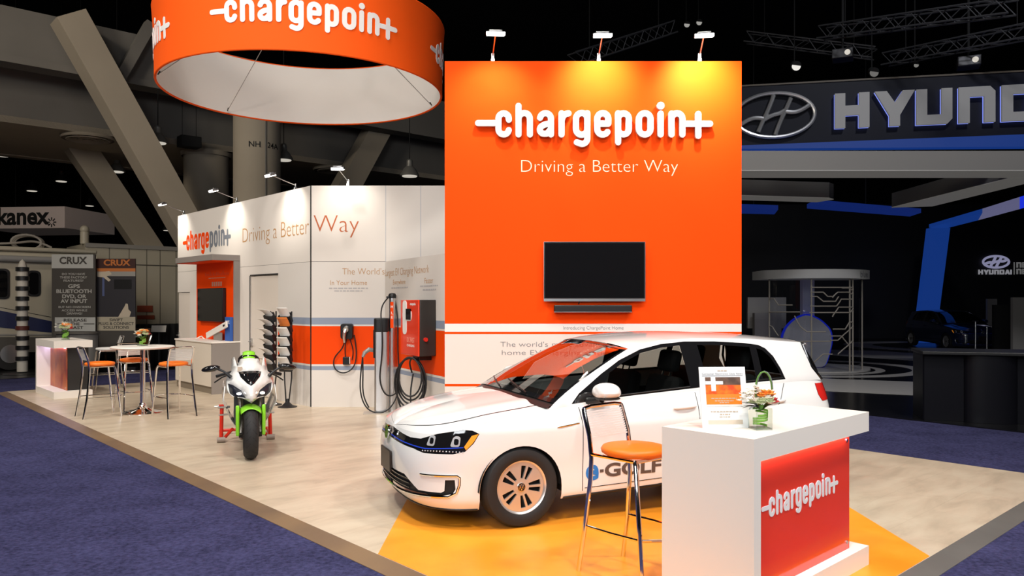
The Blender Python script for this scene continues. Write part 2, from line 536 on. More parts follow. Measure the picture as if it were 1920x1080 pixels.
d = -Vector((cc[0], cc[1], 0)).normalized(); s_ = Vector((-d.y, d.x, 0))
pc = d * .565 + s_ * .22
mb.tube([(pc.x, pc.y, .05), (pc.x, pc.y, 7.6)], .03, 8); mb.build('conduit', M_concd, t)
M_ink = mat('black_ink', (.01, .01, .01), .7)
for k, st in enumerate(('NH', '24A')):
    ang = -.10 if k == 0 else .70
    dd = Matrix.Rotation(ang, 3, 'Z') @ d
    q = dd * .617
    text('stencil_number', st, .21, M_ink, upright((q.x, q.y, 1.78 + 294 / F * 20.5 + .05), Matrix.Rotation(pi / 2, 3, 'Z') @ dd), t, bold=.012)
def brace(name, p0, p1, w, dp, m=None):
    """leaning box beam from p0 (top) to p1 in the plane along b"""
    p0, p1 = Vector(p0), Vector(p1)
    ax = (p1 - p0); L = ax.length
    M = frame(p0, ax, DA)
    mb = MB(); mb.box(0, L, -dp / 2, dp / 2, -w / 2, w / 2, 0, M)
    return struct(mb.build(name, m or M_conc, smooth=0))
def on_a(px, py, a):
    """point of the plane a = const seen at (px, py)"""
    k = (px - 960) / F
    Y = (a + DA.dot(FC)) / (DA.x * k + DA.y)
    return Vector(W(px, py, Y))
def ext(p, q, t): return p + (q - p) * t
p, q = on_a(121, 20, 19.4), on_a(312, 360, 19.4)
brace('beam_brace', ext(p, q, .03), ext(p, q, 2.07), .72, .7)
p, q = on_a(140, 262, 24.6), on_a(300, 500, 24.6)
brace('beam_brace', ext(p, q, -.02), ext(p, q, 1.13), .75, .6)
e = on_a(320, 560, 24.6)
mb = MB(); mb.box(-.33, .33, -.3, .3, -.05, 2.75)
struct(mb.build('column_stub', M_conc, smooth=0, loc=(e.x, e.y, 0), rot=(0, 0, BRZ)))
p, q = on_a(712, 235, 20.9), on_a(648, 352, 20.9)
brace('beam_brace', ext(p, q, -.25), ext(p, q, 1.6), .75, .6)
p, q = on_a(272, 62, 19.7), on_a(222, 150, 19.7)
brace('beam_brace', ext(p, q, -.2), ext(p, q, 1.0), .26, .3, M_concd)
# round air diffusers under the soffit
def diffuser(px, py, a, label):
    p = on_a(px, py, a)
    t = thing('air_diffuser', label, 'vent', (p.x, p.y, 6.43), 0, 'round ceiling diffusers')
    mb = MB(); mb.lathe([(.66, -.09), (.70, -.05), (.66, -.002), (.5, -.002)], 40, caps=False); mb.build('rim', M_conc, t)
    for k, r in enumerate((.56, .42, .28, .14)):
        mb = MB(); mb.lathe([(r, -.11), (r - .05, -.04), (r - .07, -.05), (r - .02, -.12), (r, -.11)], 36, caps=False); mb.build('cone_ring', M_conc, t)
diffuser(165, 237, 22.1, 'round slatted air diffuser on the soffit, left of the thick leaning beam')
diffuser(625, 300, 22.1, 'round slatted air diffuser on the soffit, right of the numbered column')
# black ceiling speaker on rods
p = on_a(355, 266, 21.0)
t = thing('hanging_speaker', 'black box speaker hung on rods under the soffit beside round column', 'speaker', (p.x, p.y, p.z), BRZ)
mb = MB(); mb.box(-.29, .29, -.2, .2, -.17, .15); mb.build('cabinet', M_blackm, t, bevel=.02)
for s_ in (-.2, .2):
    mb = MB(); mb.cyl((s_, 0, .15), (s_, 0, 7.55 - p.z), .008, n=6); mb.build('rod', M_blackm, t)
# high-bay pendant lamps, built once and copied
def pendant(cord):
    t = thing('pendant_lamp', 'x', 'lamp', group='high-bay pendant lamps of the dim hall')
    mb = MB(); mb.lathe([(.27, 0), (.25, .06), (.17, .2), (.10, .26), (.09, .30), (.09, .42), (.06, .46), (0, .47)], 20); mb.build('lamp_shade', mat('lamp_shade_grey', (.25, .24, .22), .4, .4), t)
    mb = MB(); mb.lathe([(0, .03), (.2, .03), (.22, .01), (.2, -.02), (0, -.03)], 20); mb.build('lens', mat('dim_lens', (.8, .78, .7), .5, emit=.55, ecol=(1, .93, .8)), t)
    mb = MB(); mb.cyl((0, 0, .46), (0, 0, cord), .012, n=6); mb.build('cord', M_blackm, t)
    return t
PEND = [(296, 268, 21.0, 'pendant lamp hanging under the soffit left of the black box speaker'), (532, 300, 22.0, 'pendant lamp right of the column numbered NH 24A'),
        (219, 322, 25.5, 'pendant lamp between the two leaning beams'), (768, 330, 21.5, 'pendant lamp in front of the soffit beside the orange wall'),
        (115, 340, 33, 'bright far pendant lamp left of the thin leaning beam'), (60, 358, 36, 'small far pendant lamp above the hanging white sign, nearest the beams'), (4, 292, 27, 'pendant lamp cut by the picture edge above the white sign'),
        (205, 424, 36, 'far pendant lamp under the thin leaning beam'), (315, 432, 38, 'far pendant lamp just left of the white wall end'), (168, 386, 44, 'tiny far pendant lamp right of the hanging white sign'), (128, 408, 48, 'tiny far pendant lamp at the end of the hanging white sign')]
for i, (px, py, Y, lab) in enumerate(PEND):
    x, y, z = W(px, py, Y)
    t = pendant(14.5 - z)
    t.location = (x, y, z); t['label'] = lab
# ------------------------------------------------------------------ helper: text squeezed to a given width
def ftext(name, s, cap, width, m, M, parent, bold=0., **k):
    o = text(name, s, cap / .727, m, M, parent, bold, **k)
    xs = [v.co.x for v in o.data.vertices]
    sx = width / max(max(xs) - min(xs), 1e-4)
    o.matrix_local = M @ Matrix.Diagonal((sx, 1, 1, 1))
    return o
Z3 = Vector((0, 0, 1))
WH = 3.75
C0 = Vector((-3.41, 13.14, 0))
def side_s(px):                                  # distance along the long wall from its corner, seen at column px
    k = (px - 960) / F
    return (C0.x - k * C0.y) / (k * DA.y - DA.x)
def side(s, z, out=0.):
    return C0 + DA * s - DB * out + Z3 * z
def side_M(s, z, out=.002):
    return upright(side(s, z, out), -DA)
# ---- long white wall (runs away from the viewer), door leaf in it
LW = 6.31
MS = trs(C0, (0, 0, BRZ))                        # local x = b (into the wall), y = along
t = thing('display_wall', 'long white stand wall running back from the corner, with grey and orange lettering and a door', 'wall', C0, BRZ)
mb = MB()
sd0, sd1, dz = side_s(521.5), side_s(469), 2.28
g1 = side_s(521.5)
bands = [(0, .623, 1), (.623, .691, 2), (.691, .723, 1), (.723, 1.369, 3), (1.369, 1.396, 1), (1.396, 1.512, 2), (1.512, 2.46, 1)]
for z0, z1, mi in bands:
    mb.box(0, .1, .024, g1, z0, z1, mi)
mb.box(0, .1, sd0, sd1, dz, 2.46, 0)
e1, e2 = side_s(371), side_s(338)
mb.box(0, .1, sd1, LW - .75, 0, 2.46, 0)
mb.box(0, .1, LW - .75, LW, 2.0, 2.46, 0)
mb.box(0, .1, .024, LW, 2.465, WH, 0)
mb.box(.005, .095, .024, LW, 2.46, 2.465, 4)
mb.box(.003, .09, .003, .024, 0, WH, 4)
mb.build('wall_panel', [M_wallw, M_wallg, M_bluegrey, M_orangep, M_blackm], t, smooth=0)
M_door = mat('ivory_door', (.70, .62, .54), .5)
def wall_door(y0, y1, z1, nm):
    mb = MB(); mb.box(.015, .07, y0 + .012, y1 - .012, .01, z1 - .015); d = mb.build('door', M_door, t, smooth=0)
    mb = MB(); mb.box(.075, .09, y0, y1, 0, z1); mb.build('door_backing', M_blackm, t, smooth=0)
    hy = y1 - .06
    mb = MB(); mb.box(-.012, .02, hy - .03, hy + .03, .93, 1.08); mb.cyl((-.05, hy, 1.02), (.0, hy, 1.02), .012, n=10); mb.cyl((-.05, hy + .01, 1.02), (-.05, hy - .12, 1.02), .011, n=10)
    mb.build('door_handle', M_steel, d)
wall_door(sd0, sd1, dz, 'a')
wall_door(LW - .75, LW - .01, 2.0, 'b')
mb = MB(); mb.box(-.004, .0, sd1 - .01, sd1 + .02, 0, dz); mb.box(-.004, 0, sd0, sd1, dz, dz + .02); mb.build('door_gap', M_blackm, t, smooth=0)
def lm(M):      # world matrix to the wall's local
    return MS.inverted() @ M
sL, sR = side_s(343), side_s(433)
logo('printed_logo', sL - sR, .004, lm(side_M((sL + sR) / 2, 3.10, .001)), [M_orangep, mat('mid_grey_print', srgb(120, 124, 132), .5)], t, squash=1.12)
sL, sR = side_s(454.5), side_s(578.5)
ftext('printed_text', 'Driving a Better', .30, sL - sR, M_ttan, lm(side_M((sL + sR) / 2, 3.06, .002)), t, bold=-.016)
# ---- white header wall facing the viewer
t = thing('display_wall', 'white stand wall facing the viewer beside the tall orange wall, reading Way in rust lettering', 'wall', C0)
XE = .4
mb = MB()
xw = 1.27                                        # the angled wing starts here
for z0, z1, mi in bands:
    mb.box(.012, xw, 0, .1, z0, z1, mi)
mb.box(.012, XE - C0.x, 0, .1, 2.465, WH, 0)
mb.box(.012, XE - C0.x, .005, .095, 2.46, 2.465, 4)
mb.box(xw - .003, xw + .003, -.001, 0, 2.465, WH, 2)
mb.box(1.86, 1.866, -.001, 0, 2.465, WH, 2)
mb.build('wall_panel', [M_wallw, M_wallg, M_bluegrey, M_orangep, M_blackm], t, smooth=0)
def front_M(px0, px1, py, Y=13.14):
    a, b = W(px0, py, Y), W(px1, py, Y)
    return upright(((a[0] + b[0]) / 2 - C0.x, -.002, a[2]), (1, 0, 0)), b[0] - a[0]
M, w = front_M(588, 673, 421); ftext('printed_text', 'Way', .31, w, M_trust, M, t, bold=-.016)
M, w = front_M(642, 721, 509.5); ftext('printed_text', "The World's", .115, w, M_ttan, M, t, bold=-.012)
M, w = front_M(619, 688, 530.5); ftext('printed_text', 'In Your Home', .085, w, M_ttan, M, t, bold=-.008)
mb = MB()
M_fine = mat('fine_print', srgb(176, 172, 172), .6)
def fineprint(mb, x0, x1, z, h=.02, Mx=None):
    """a line of illegible print: dashes of word length"""
    x = x0
    while x < x1 - .01:
        l = min(x1 - x, random.uniform(.03, .09))
        mb.box(x, x + l, -.0025, -.0005, z - h / 2, z + h / 2, 0, Mx)
        x += l + .016
for py, a, b in ((540.5, 617, 690), (545.5, 627, 680)):
    p, q = W(a, py, 13.14), W(b, py, 13.14)
    fineprint(mb, p[0] - C0.x, q[0] - C0.x, p[2])
mb.build('fine_print', M_fine, t, smooth=0)
# ---- angled wing panel between the white wall and the orange tower
WP0, WP1 = Vector((-2.145, 13.115, 0)), Vector((-.945, 10.9, 0))
wd_ = (WP1 - WP0).normalized(); WLEN = (WP1 - WP0).length
wrz = math.atan2(wd_.y, wd_.x)
t = thing('wing_panel', 'low angled white panel with grey and orange stripes, left of the orange tower', 'wall', WP0, wrz)
mb = MB()
for z0, z1, mi in bands:
    mb.box(0, WLEN + .1, 0, .05, z0, z1, mi)
mb.build('wall_panel', [M_wallw, M_wallg, M_bluegrey, M_orangep], t, smooth=0)
MW = trs(WP0, (0, 0, wrz))
def wing_u(px):
    k = (px - 960) / F
    return (WP0.x - k * WP0.y) / (k * wd_.y - wd_.x)
def wing_z(u, py):
    Y = WP0.y + wd_.y * u
    return CH - (py - HY) / F * Y
def wing_text(s, cap, px0, px1, py, m, bold):
    u0, u1 = wing_u(px0), wing_u(px1); u = (u0 + u1) / 2
    ftext('printed_text', s, cap, u1 - u0, m, frame((u, -.002, wing_z(wing_u((px0 + px1) / 2), py)), (1, 0, 0), (0, 0, 1)), t, bold)
wing_text('Largest EV Charging Network', .125, 722, 804, 508.5, M_ttan, -.012)
wing_text('Everywhere', .085, 737, 760, 529, M_ttan, -.008)
wing_text('Faster', .085, 796, 812, 526.5, M_ttan, -.008)
mb = MB()
for py, a, b in ((539.5, 734, 765), (536, 788, 821), (543, 793, 818)):
    u0, u1 = wing_u(a), wing_u(b)
    fineprint(mb, u0, u1, wing_z((u0 + u1) / 2, py))
mb.build('fine_print', M_fine, t, smooth=0)
# ---- tall orange tower wall
OX0, OX1, OY, OZ = -.867, 2.96, 10.0, 4.885
t = thing('tower_wall', 'tall orange wall facing the viewer, with white base bands, behind the car', 'wall', (0, OY, 0))
mb = MB()
for z0, z1, mi in ((0, .69, 1), (.69, .722, 0), (.722, 1.364, 1), (1.364, 1.395, 0), (1.395, 1.498, 2), (1.498, OZ, 0)):
    mb.box(OX0, OX1, 0, .28, z0, z1, mi)
mb.build('wall_panel', [M_orange, M_wallg, M_pale], t, smooth=0)
def tower_M(px0, px1, py):
    a, b = W(px0, py, OY), W(px1, py, OY)
    return upright(((a[0] + b[0]) / 2, -.002, a[2]), (1, 0, 0)), b[0] - a[0]
M, w = tower_M(976, 1270, 312.5); ftext('printed_text', 'Driving a Better Way', .168, w, mat('peach_print', srgb(255, 205, 175), .5), M, t, bold=-.018)
M, w = tower_M(1056, 1169, 615); ftext('printed_text', 'Introducing ChargePoint Home', .046, w, M_tgrey, M, t, bold=-.01)
M, w = tower_M(933, 1152, 646); ftext('printed_text', "The world's most advanced", .067, w * .95, M_tgrey, M, t, bold=-.012)
M, w = tower_M(941, 1150, 661.5); ftext('printed_text', 'home EV charging station', .067, w, M_tgrey, M, t, bold=-.012)
lx0, lx1 = W(890.5, 0, OY - .05)[0], W(1336.5, 0, OY - .05)[0]
tl = thing('letter_sign', 'big raised white rounded letters on the orange wall above the slogan', 'sign', ((lx0 + lx1) / 2, OY - .03, W(0, 233, OY - .04)[2]))
logo('letter', lx1 - lx0, .045, frame((0, 0, 0), (1, 0, 0), (0, 0, 1)) @ Matrix.Translation((0, 0, -.0)), mat('white_foam_letter', (.46, .455, .445), .6), tl, split=True)
mb = MB()
for x in (-1.3, -.62, .05, .7, 1.3):
    mb.cyl((x, 0, -.02), (x, .03, -.02), .012, n=8)
mb.build('standoff', M_steel, tl)
# ---- tv and sound bar on the tower
a, b = W(1020, 454, OY - .06), W(1209, 565, OY - .06)
t = thing('television', 'large black flat screen with silver lower edge on the orange wall', 'television', ((a[0] + b[0]) / 2, OY, (a[2] + b[2]) / 2))
hw, hh = (b[0] - a[0]) / 2, (a[2] - b[2]) / 2
mb = MB(); mb.box(-hw, hw, -.075, -.04, -hh + .035, hh); mb.box(-hw * .6, hw * .6, -.04, -.002, -hh * .6, hh * .6); mb.build('housing', M_black, t, bevel=.004)
mb = MB(); mb.box(-hw + .012, hw - .012, -.0775, -.0751, -hh + .045, hh - .012); mb.build('screen', M_dglass, t, smooth=0)
mb = MB(); mb.box(-hw, hw, -.08, -.04, -hh, -hh + .034); mb.box(-hw - .004, -hw, -.08, -.05, -hh, hh); mb.box(hw, hw + .004, -.08, -.05, -hh, hh); mb.box(-hw, hw, -.08, -.05, hh, hh + .004)
mb.build('silver_edge', M_steel, t, smooth=0)
mb = MB(); mb.tube([(-.18, -.04, -hh + .03), (-.19, -.02, -hh - .01), (-.2, -.015, -hh - .035)], .008); mb.build('cable', M_black, t)
a, b = W(1039, 572, OY - .09), W(1185, 585, OY - .09)
t = thing('sound_bar', 'long black sound bar below the large screen on the orange wall', 'speaker', ((a[0] + b[0]) / 2, OY, (a[2] + b[2]) / 2))
hw, hh = (b[0] - a[0]) / 2, (a[2] - b[2]) / 2
mb = MB(); mb.box(-hw, hw, -.1, -.002, -hh, hh); mb.build('body', M_black, t, bevel=.012)
mb = MB(); mb.box(-hw, hw, -.103, -.1, -hh - .004, -hh + .004); mb.build('silver_edge', M_steel, t)
# ------------------------------------------------------------------ arm lamps on the wall tops
def arm_lamp(base, out, reach, rise, hw, hd, label, power, aim_z, group, aim_in=0., spot=80):
    """base: point on the wall top; out: unit vector away from the wall"""
    out = Vector(out).normalized()
    rz = math.atan2(out.y, out.x) + pi / 2          # local -y points away from the wall
    t = thing('arm_lamp', label, 'lamp', base, rz, group)
    mb = MB(); mb.box(-.025, .025, -.03, .06, -.0, .035); mb.box(-.02, .02, -.012, .012, .03, .11); mb.build('clamp', M_alu, t, bevel=.004)
    mb = MB(); mb.tube([(0, 0, .08), (0, -reach * .5, .08 + (rise - .08) * .52), (0, -reach + .05, rise)], .009, 8); mb.build('arm', M_alu, t)
    h = MB(); Mh = trs((0, -reach, rise), (R(16), 0, 0))
    h.box(-hw, hw, -hd, hd, -.012, .03, 0, Mh); h.box(-hw * .7, hw * .7, -hd * .6, hd * .6, .03, .05, 0, Mh)
    hd_o = h.build('lamp_head', M_alu, t, bevel=.006)
    g = MB(); g.box(-hw * .92, hw * .92, -hd * .9, hd * .9, -.02, -.012, 0, Mh)
    g.box(-hw * .99, hw * .99, -hd * 1.03, -hd * 1.0, -.014, .022, 0, Mh)
    g.build('lens', M_glow, hd_o, smooth=0)
    d = bpy.data.lights.new('lamp_beam', 'SPOT'); d.energy = power; d.spot_size = R(spot + 30); d.spot_blend = .9; d.shadow_soft_size = .05; d.color = (1, .94, .84)
    l = bpy.data.objects.new('lamp_beam', d); COL.objects.link(l); l.parent = t
    l.location = (0, -reach, rise - .05)
    l.rotation_euler = (Vector((0, -aim_in, aim_z)) - Vector((0, -reach, rise - .05))).to_track_quat('-Z', 'Y').to_euler()
    return t
for px, pb, reach, pw, az, lab in ((929, 924, .66, 110, -.8, 'glowing arm lamp above the dash of the big lettering, leftmost on the orange wall'), (1130, 1122, .6, 230, -.32, 'glowing arm lamp above the middle of the orange wall'),
                          (1321, 1311, .6, 320, -.32, 'glowing arm lamp near the right corner of the orange wall')):
    bx = W(pb, 113, OY + .05)[0]
    out = Vector((W(px, 70, OY - reach)[0] - bx, -reach, 0))
    arm_lamp((bx, OY + .03, OZ), out, out.length, .13, .115, .07, lab, pw, az, 'arm lamps on the orange wall')
for pb, ph, lab in ((342, 318, 'white arm lamp above the printed logo at the white wall end'), (441, 404, 'white arm lamp above the word Driving on the long white wall'), (551, 515, 'white arm lamp above the word Better near the wall corner')):
    s_ = side_s(pb)
    arm_lamp(side(s_, WH, -.03), -DB, .46, .2, .1, .06, lab, 60, -.6, 'arm lamps on the white walls')
arm_lamp((W(652, 349, 13.14)[0], 13.17, WH), (-.02, -1, 0), .7, .17, .1, .06, 'white arm lamp above the word Way on the white wall', 34, -.4, 'arm lamps on the white walls')
# ------------------------------------------------------------------ hanging ring sign
RC = Vector((-3.08, 11.52, 4.88)); RR = 2.035; RH = .97
t = thing('ring_sign', 'large round orange fabric ring with white lettering hanging over the motorcycle', 'sign', RC)
def ring_r(z): return RR + .035 * (z / RH) ** 2
def rg(off, flip):
    mb = MB()
    mb.grid(lambda u, v: ((ring_r(v * RH) + off) * math.cos(2 * pi * u), (ring_r(v * RH) + off) * math.sin(2 * pi * u), v * RH), 96, 6, flip=flip)
    return mb
M_ringo = mat('orange_fabric', (.90, .10, .005), .75, spec=.2)
M_ringw = mat('white_fabric', (.80, .75, .70), .8)
rg(0, False).build('outer_fabric', M_ringo, t)
rg(-.03, True).build('inner_lining', M_ringw, t)
mb = MB()
for z in (0, RH):
    mb.tube([((ring_r(z) - .015) * math.cos(2 * pi * i / 96), (ring_r(z) - .015) * math.sin(2 * pi * i / 96), z) for i in range(96)], .017, 8, closed=True)
mb.build('frame_tube', M_ringo, t)
for c_ang in (-74.3, 15.7, 105.7, -164.3):
    mb = MB()
    k = 2.44 / (LOGO_X1 - LOGO_X0)
    S = Matrix.Diagonal((k, k, 1, 1)) @ Matrix.Translation((-(LOGO_X0 + LOGO_X1) / 2, -82, 0))
    for key, st in LOGO:
        logo_letter(mb, key, st, S, .005 if key in ('dash', '+') else .006)
    nv = []
    for x, y, z in mb.v:
        zz = .465 + y
        r = ring_r(zz) + .002 + z
        a_ = R(c_ang) + x / RR
        nv.append((r * math.cos(a_), r * math.sin(a_), zz))
    mb.v = nv
    mb.build('printed_logo', M_text, t, smooth=0)
for ang in (143, 25, 205, -40):
    a_ = R(ang); p = Vector(((RR - .05) * math.cos(a_), (RR - .05) * math.sin(a_), .03))
    mb = MB(); mb.tube([p, (0, 0, 1.78)], .006, 6); mb.build('cable', mat('steel_wire', (.4, .38, .36), .4, .8), t)
    mb = MB(); mb.tube([p, p * .985 + Vector((0, 0, .05))], .010, 6); mb.build('hook', M_blackm, t)
mb = MB(); mb.cyl((0, 0, 1.76), (0, 0, 9.6), .02, n=8); mb.build('suspension_rope', M_blackm, t)
# ------------------------------------------------------------------ kiosk niche on the long wall
KB0, KB1 = 2.81, 3.37
KA0, KA1 = 12.85, 14.83
t = thing('kiosk', 'grey and orange C-shaped demo niche against the far end of the white wall', 'kiosk', BA(KB0, KA0), BRZ)
d_, l_ = KB1 - KB0, KA1 - KA0
mb = MB(); mb.box(.03, d_, .05, l_, 0.0, .14); mb.build('kick_plinth', mat('taupe_laminate', srgb(128, 116, 100), .5), t, smooth=0)
mb = MB(); mb.box(0, d_, 0.0, .04, .0, .98); mb.build('side_panel', M_grey, t, smooth=0)
mb = MB(); mb.box(0, d_, .04, l_, .14, .98); mb.build('cabinet', mat('cream_laminate', srgb(216, 204, 188), .5), t, smooth=0)
mb = MB(); mb.box(-.02, d_, -.01, l_, .98, 1.01); mb.build('worktop', M_white, t, bevel=.004)
mb = MB(); mb.box(d_ - .13, d_, 0, .03, 1.01, 2.58); mb.build('post', M_grey, t, smooth=0)
mb = MB(); mb.box(d_ - .12, d_, .03, l_, 1.01, 2.58); mb.build('back_panel', M_orangep, t, smooth=0)
mb = MB(); mb.box(0, d_, 0, l_, 2.585, 2.70); mb.build('canopy', M_grey, t, bevel=.004)
mb = MB(); mb.box(.02, d_ - .02, .02, l_ - .02, 2.578, 2.586); mb.build('canopy_soffit', M_orangep, t, smooth=0)
kp = frame((d_ - .122, l_ * .45, 2.36), (0, -1, 0), (0, 0, 1))
mbk = MB()
for q in range(15):
    x = -.60 + q * .083; h_ = random.choice((.05, .07, .09)); mbk.box(x, x + .055, -.045, -.045 + h_, 0, .002, 0, kp)
mbk.build('worn_lettering', mat('red_print', srgb(214, 66, 26), .5), t, smooth=0)
mb = MB()
for i in range(5):
    mb.box(d_ - .124, d_ - .12, .62 + i * .11, .69 + i * .11, 2.10, 2.19)
mb.box(d_ - .124, d_ - .12, .45, 1.3, 2.262, 2.275)
mb.build('icon_row', mat('icon_print', srgb(200, 150, 130), .5), t, smooth=0)
# screen hung in the niche
p = BA(KB1 - .14, KA0 + 1.05, 0)
t = thing('wall_screen', 'small black screen on the orange back of the demo niche', 'television', (p.x, p.y, 1.72), BRZ)
mb = MB(); mb.box(-.06, .01, -.66, .67, -.34, .34); mb.build('housing', M_black, t, bevel=.006)
mb = MB(); mb.box(-.063, -.0601, -.645, .655, -.325, .325); mb.build('screen', M_dglass, t, smooth=0)
# leaning tablet and blue box on the kiosk worktop
p = BA(KB0 + .40, KA0 + .17, 1.011)
t = thing('product_box', 'blue product box standing on the niche worktop', 'box', p, BRZ)
mb = MB(); mb.box(-.03, .03, -.13, .13, 0, .47); mb.build('carton', mat('blue_carton', srgb(48, 92, 170), .45), t, bevel=.004)
ftext('printed_text', 'net', .1, .2, M_text, frame((-.032, 0, .38), (0, -1, 0), (0, 0, 1)), t, bold=.01)
p = BA(KB0 + .31, KA0 + .56, 1.011)
t = thing('tilted_tablet', 'white tablet on a slanted stand in front of the blue box on the niche worktop', 'tablet', p, BRZ)
Mt = trs((0, 0, .205), (R(-14), 0, 0))
mb = MB(); mb.box(-.015, .015, -.53, .53, -.06, .06, 0, Mt); mb.build('case', M_white, t, bevel=.005)
mb = MB(); mb.box(-.017, -.0151, -.45, -.36, -.02, .02, 0, Mt); mb.build('lens', M_black, t, smooth=0)
mb = MB(); mb.box(.016, .036, -.2, .2, 0.0, .16); mb.build('stand', M_grey, t)
p = BA(KB0 + .2, KA0 + 1.1, 1.012)
t = tag(MB().tube([(x * .2 - .1, .06 * math.sin(x * 5), .012 + .05 * math.sin(x * pi)) for x in [i / 10 for i in range(11)]], .012).build('cable', M_white, None, loc=p), 'short white cable looped on the niche worktop', 'cable')
# ------------------------------------------------------------------ car surface (x back from the nose, y outwards, z up)
def spline(pts):
    """natural cubic through points, chord-length parameter; returns (fn, dfn, total)"""
    n = len(pts)
    t = [0.]
    for i in range(1, n):
        t.append(t[-1] + math.dist(pts[i], pts[i - 1]))
    dim = len(pts[0])
    co = []
    for d in range(dim):
        y = [p[d] for p in pts]
        h = [t[i + 1] - t[i] for i in range(n - 1)]
        a = [0.] * n; b = [1.] * n; c = [0.] * n; r = [0.] * n
        for i in range(1, n - 1):
            a[i] = h[i - 1]; b[i] = 2 * (h[i - 1] + h[i]); c[i] = h[i]
            r[i] = 6 * ((y[i + 1] - y[i]) / h[i] - (y[i] - y[i - 1]) / h[i - 1])
        for i in range(1, n):
            w = a[i] / b[i - 1]; b[i] -= w * c[i - 1]; r[i] -= w * r[i - 1]
        m = [0.] * n
        m[-1] = r[-1] / b[-1]
        for i in range(n - 2, -1, -1):
            m[i] = (r[i] - c[i] * m[i + 1]) / b[i]
        co.append((y, m, h))
    def seg(s):
        s = min(max(s, 0.), t[-1])
        i = 0
        while i < n - 2 and s > t[i + 1]:
            i += 1
        return s, i
    def f(s):
        s, i = seg(s); o = []
        for y, m, h in co:
            A = (t[i + 1] - s) / h[i]; B = (s - t[i]) / h[i]
            o.append(A * y[i] + B * y[i + 1] + ((A ** 3 - A) * m[i] + (B ** 3 - B) * m[i + 1]) * h[i] ** 2 / 6)
        return o
    def df(s):
        e = 1e-4
        a, b = f(max(s - e, 0)), f(min(s + e, t[-1]))
        k = min(s + e, t[-1]) - max(s - e, 0)
        return [(q - p) / k for p, q in zip(a, b)]
    return f, df, t[-1]
def lerp(tab, x):
    if x <= tab[0][0]: return tab[0][1]
    for (a, u), (b, v) in zip(tab, tab[1:]):
        if x <= b: return u + (v - u) * (x - a) / (b - a)
    return tab[-1][1]
def smooth_tab(tab):
    """monotone-ish cubic (catmull-rom tangents) through (x, y) pairs"""
    X = [p[0] for p in tab]; Y = [p[1] for p in tab]; n = len(tab)
    T = []
    for i in range(n):
        if i == 0: T.append((Y[1] - Y[0]) / (X[1] - X[0]))
        elif i == n - 1: T.append((Y[-1] - Y[-2]) / (X[-1] - X[-2]))
        else: T.append((Y[i + 1] - Y[i - 1]) / (X[i + 1] - X[i - 1]))
    def f(x):
        x = min(max(x, X[0]), X[-1]); i = 0
        while i < n - 2 and x > X[i + 1]: i += 1
        h = X[i + 1] - X[i]; u = (x - X[i]) / h
        return Y[i] * (1 + 2 * u) * (1 - u) ** 2 + T[i] * h * u * (1 - u) ** 2 + Y[i + 1] * u * u * (3 - 2 * u) + T[i + 1] * h * u * u * (u - 1)
    return f
class G7: pass
g = G7()
g.plan, g.dplan, g.SL = spline([(0.00, 0.00), (0.006, .20), (0.03, .39), (0.085, .56), (0.18, .69), (0.32, .785), (0.52, .848), (0.75, .878), (1.0, .888), (1.5, .893), (2.0, .897), (2.6, .898), (3.1, .895), (3.45, .888), (3.75, .868), (3.98, .842), (4.13, .785), (4.215, .69), (4.252, .53), (4.265, .3), (4.27, 0)])
g.dside = smooth_tab([(.12, .10), (.17, .06), (.22, .032), (.30, .024), (.42, .018), (.56, .006), (.68, .0), (.77, .0), (.80, .008), (.85, .022), (.91, .044), (.97, .075), (1.05, .11)])
g.dfront = smooth_tab([(.12, .15), (.2, .06), (.27, .02), (.36, .01), (.45, .0), (.55, .0), (.62, .012), (.68, .032), (.74, .058), (.78, .085), (.82, .125), (.9, .22), (1.0, .3)])
g.drear = smooth_tab([(.12, .12), (.25, .03), (.4, 0), (.58, 0), (.64, .02), (.75, .045), (.85, .06), (.95, .075), (1.05, .10)])
def body(s, z):
    s = min(max(s, 0.), g.SL)
    x, y = g.plan(s)
    dx, dy = g.dplan(s)
    l = math.hypot(dx, dy)
    nx, ny = -dy / l, dx / l            # outward
    if s < 1e-6: nx, ny = -1., 0.
    if s > g.SL - 1e-6: nx, ny = 1., 0.
    d = ny * ny * g.dside(z) + nx * nx * (g.dfront(z) if x < 2 else g.drear(z))
    return [x - nx * d, max(y - ny * d, 0.), z]
g.ztab = smooth_tab([(0, .735), (.08, .742), (.2, .755), (.4, .80), (.6, .845), (.9, .885), (1.25, .925), (1.7, .95), (2.4, .992), (3.2, 1.018), (3.7, 1.03), (4.0, 1.03), (4.3, 1.02)])
def ztop(s):
    return g.ztab(g.plan(s)[0])
def s_of_x(x):
    a, b = 0., g.SL
    for _ in range(50):
        m = (a + b) / 2
        if g.plan(m)[0] < x: a = m
        else: b = m
    return a
def belt(x):
    s = s_of_x(x)
    return body(s, ztop(s))
def green(x, z):
    """greenhouse side surface"""
    p = belt(min(max(x, 1.1), 4.15))
    dz = z - p[2]
    return [x, p[1] - (.36 * dz + .22 * dz * dz if dz > 0 else 0), z]
def inpoly(p, poly):
    x, y = p; r = False; n = len(poly); j = n - 1
    for i in range(n):
        xi, yi = poly[i]; xj, yj = poly[j]
        if (yi > y) != (yj > y) and x < (xj - xi) * (y - yi) / (yj - yi) + xi:
            r = not r
        j = i
    return r
def dens(poly, step, close=True):
    o = []
    n = len(poly)
    for i in range(n if close else n - 1):
        a, b = poly[i], poly[(i + 1) % n]
        k = max(1, int(math.dist(a, b) / step))
        o += [(a[0] + (b[0] - a[0]) * q / k, a[1] + (b[1] - a[1]) * q / k) for q in range(k)]
    if not close: o.append(poly[-1])
    return o
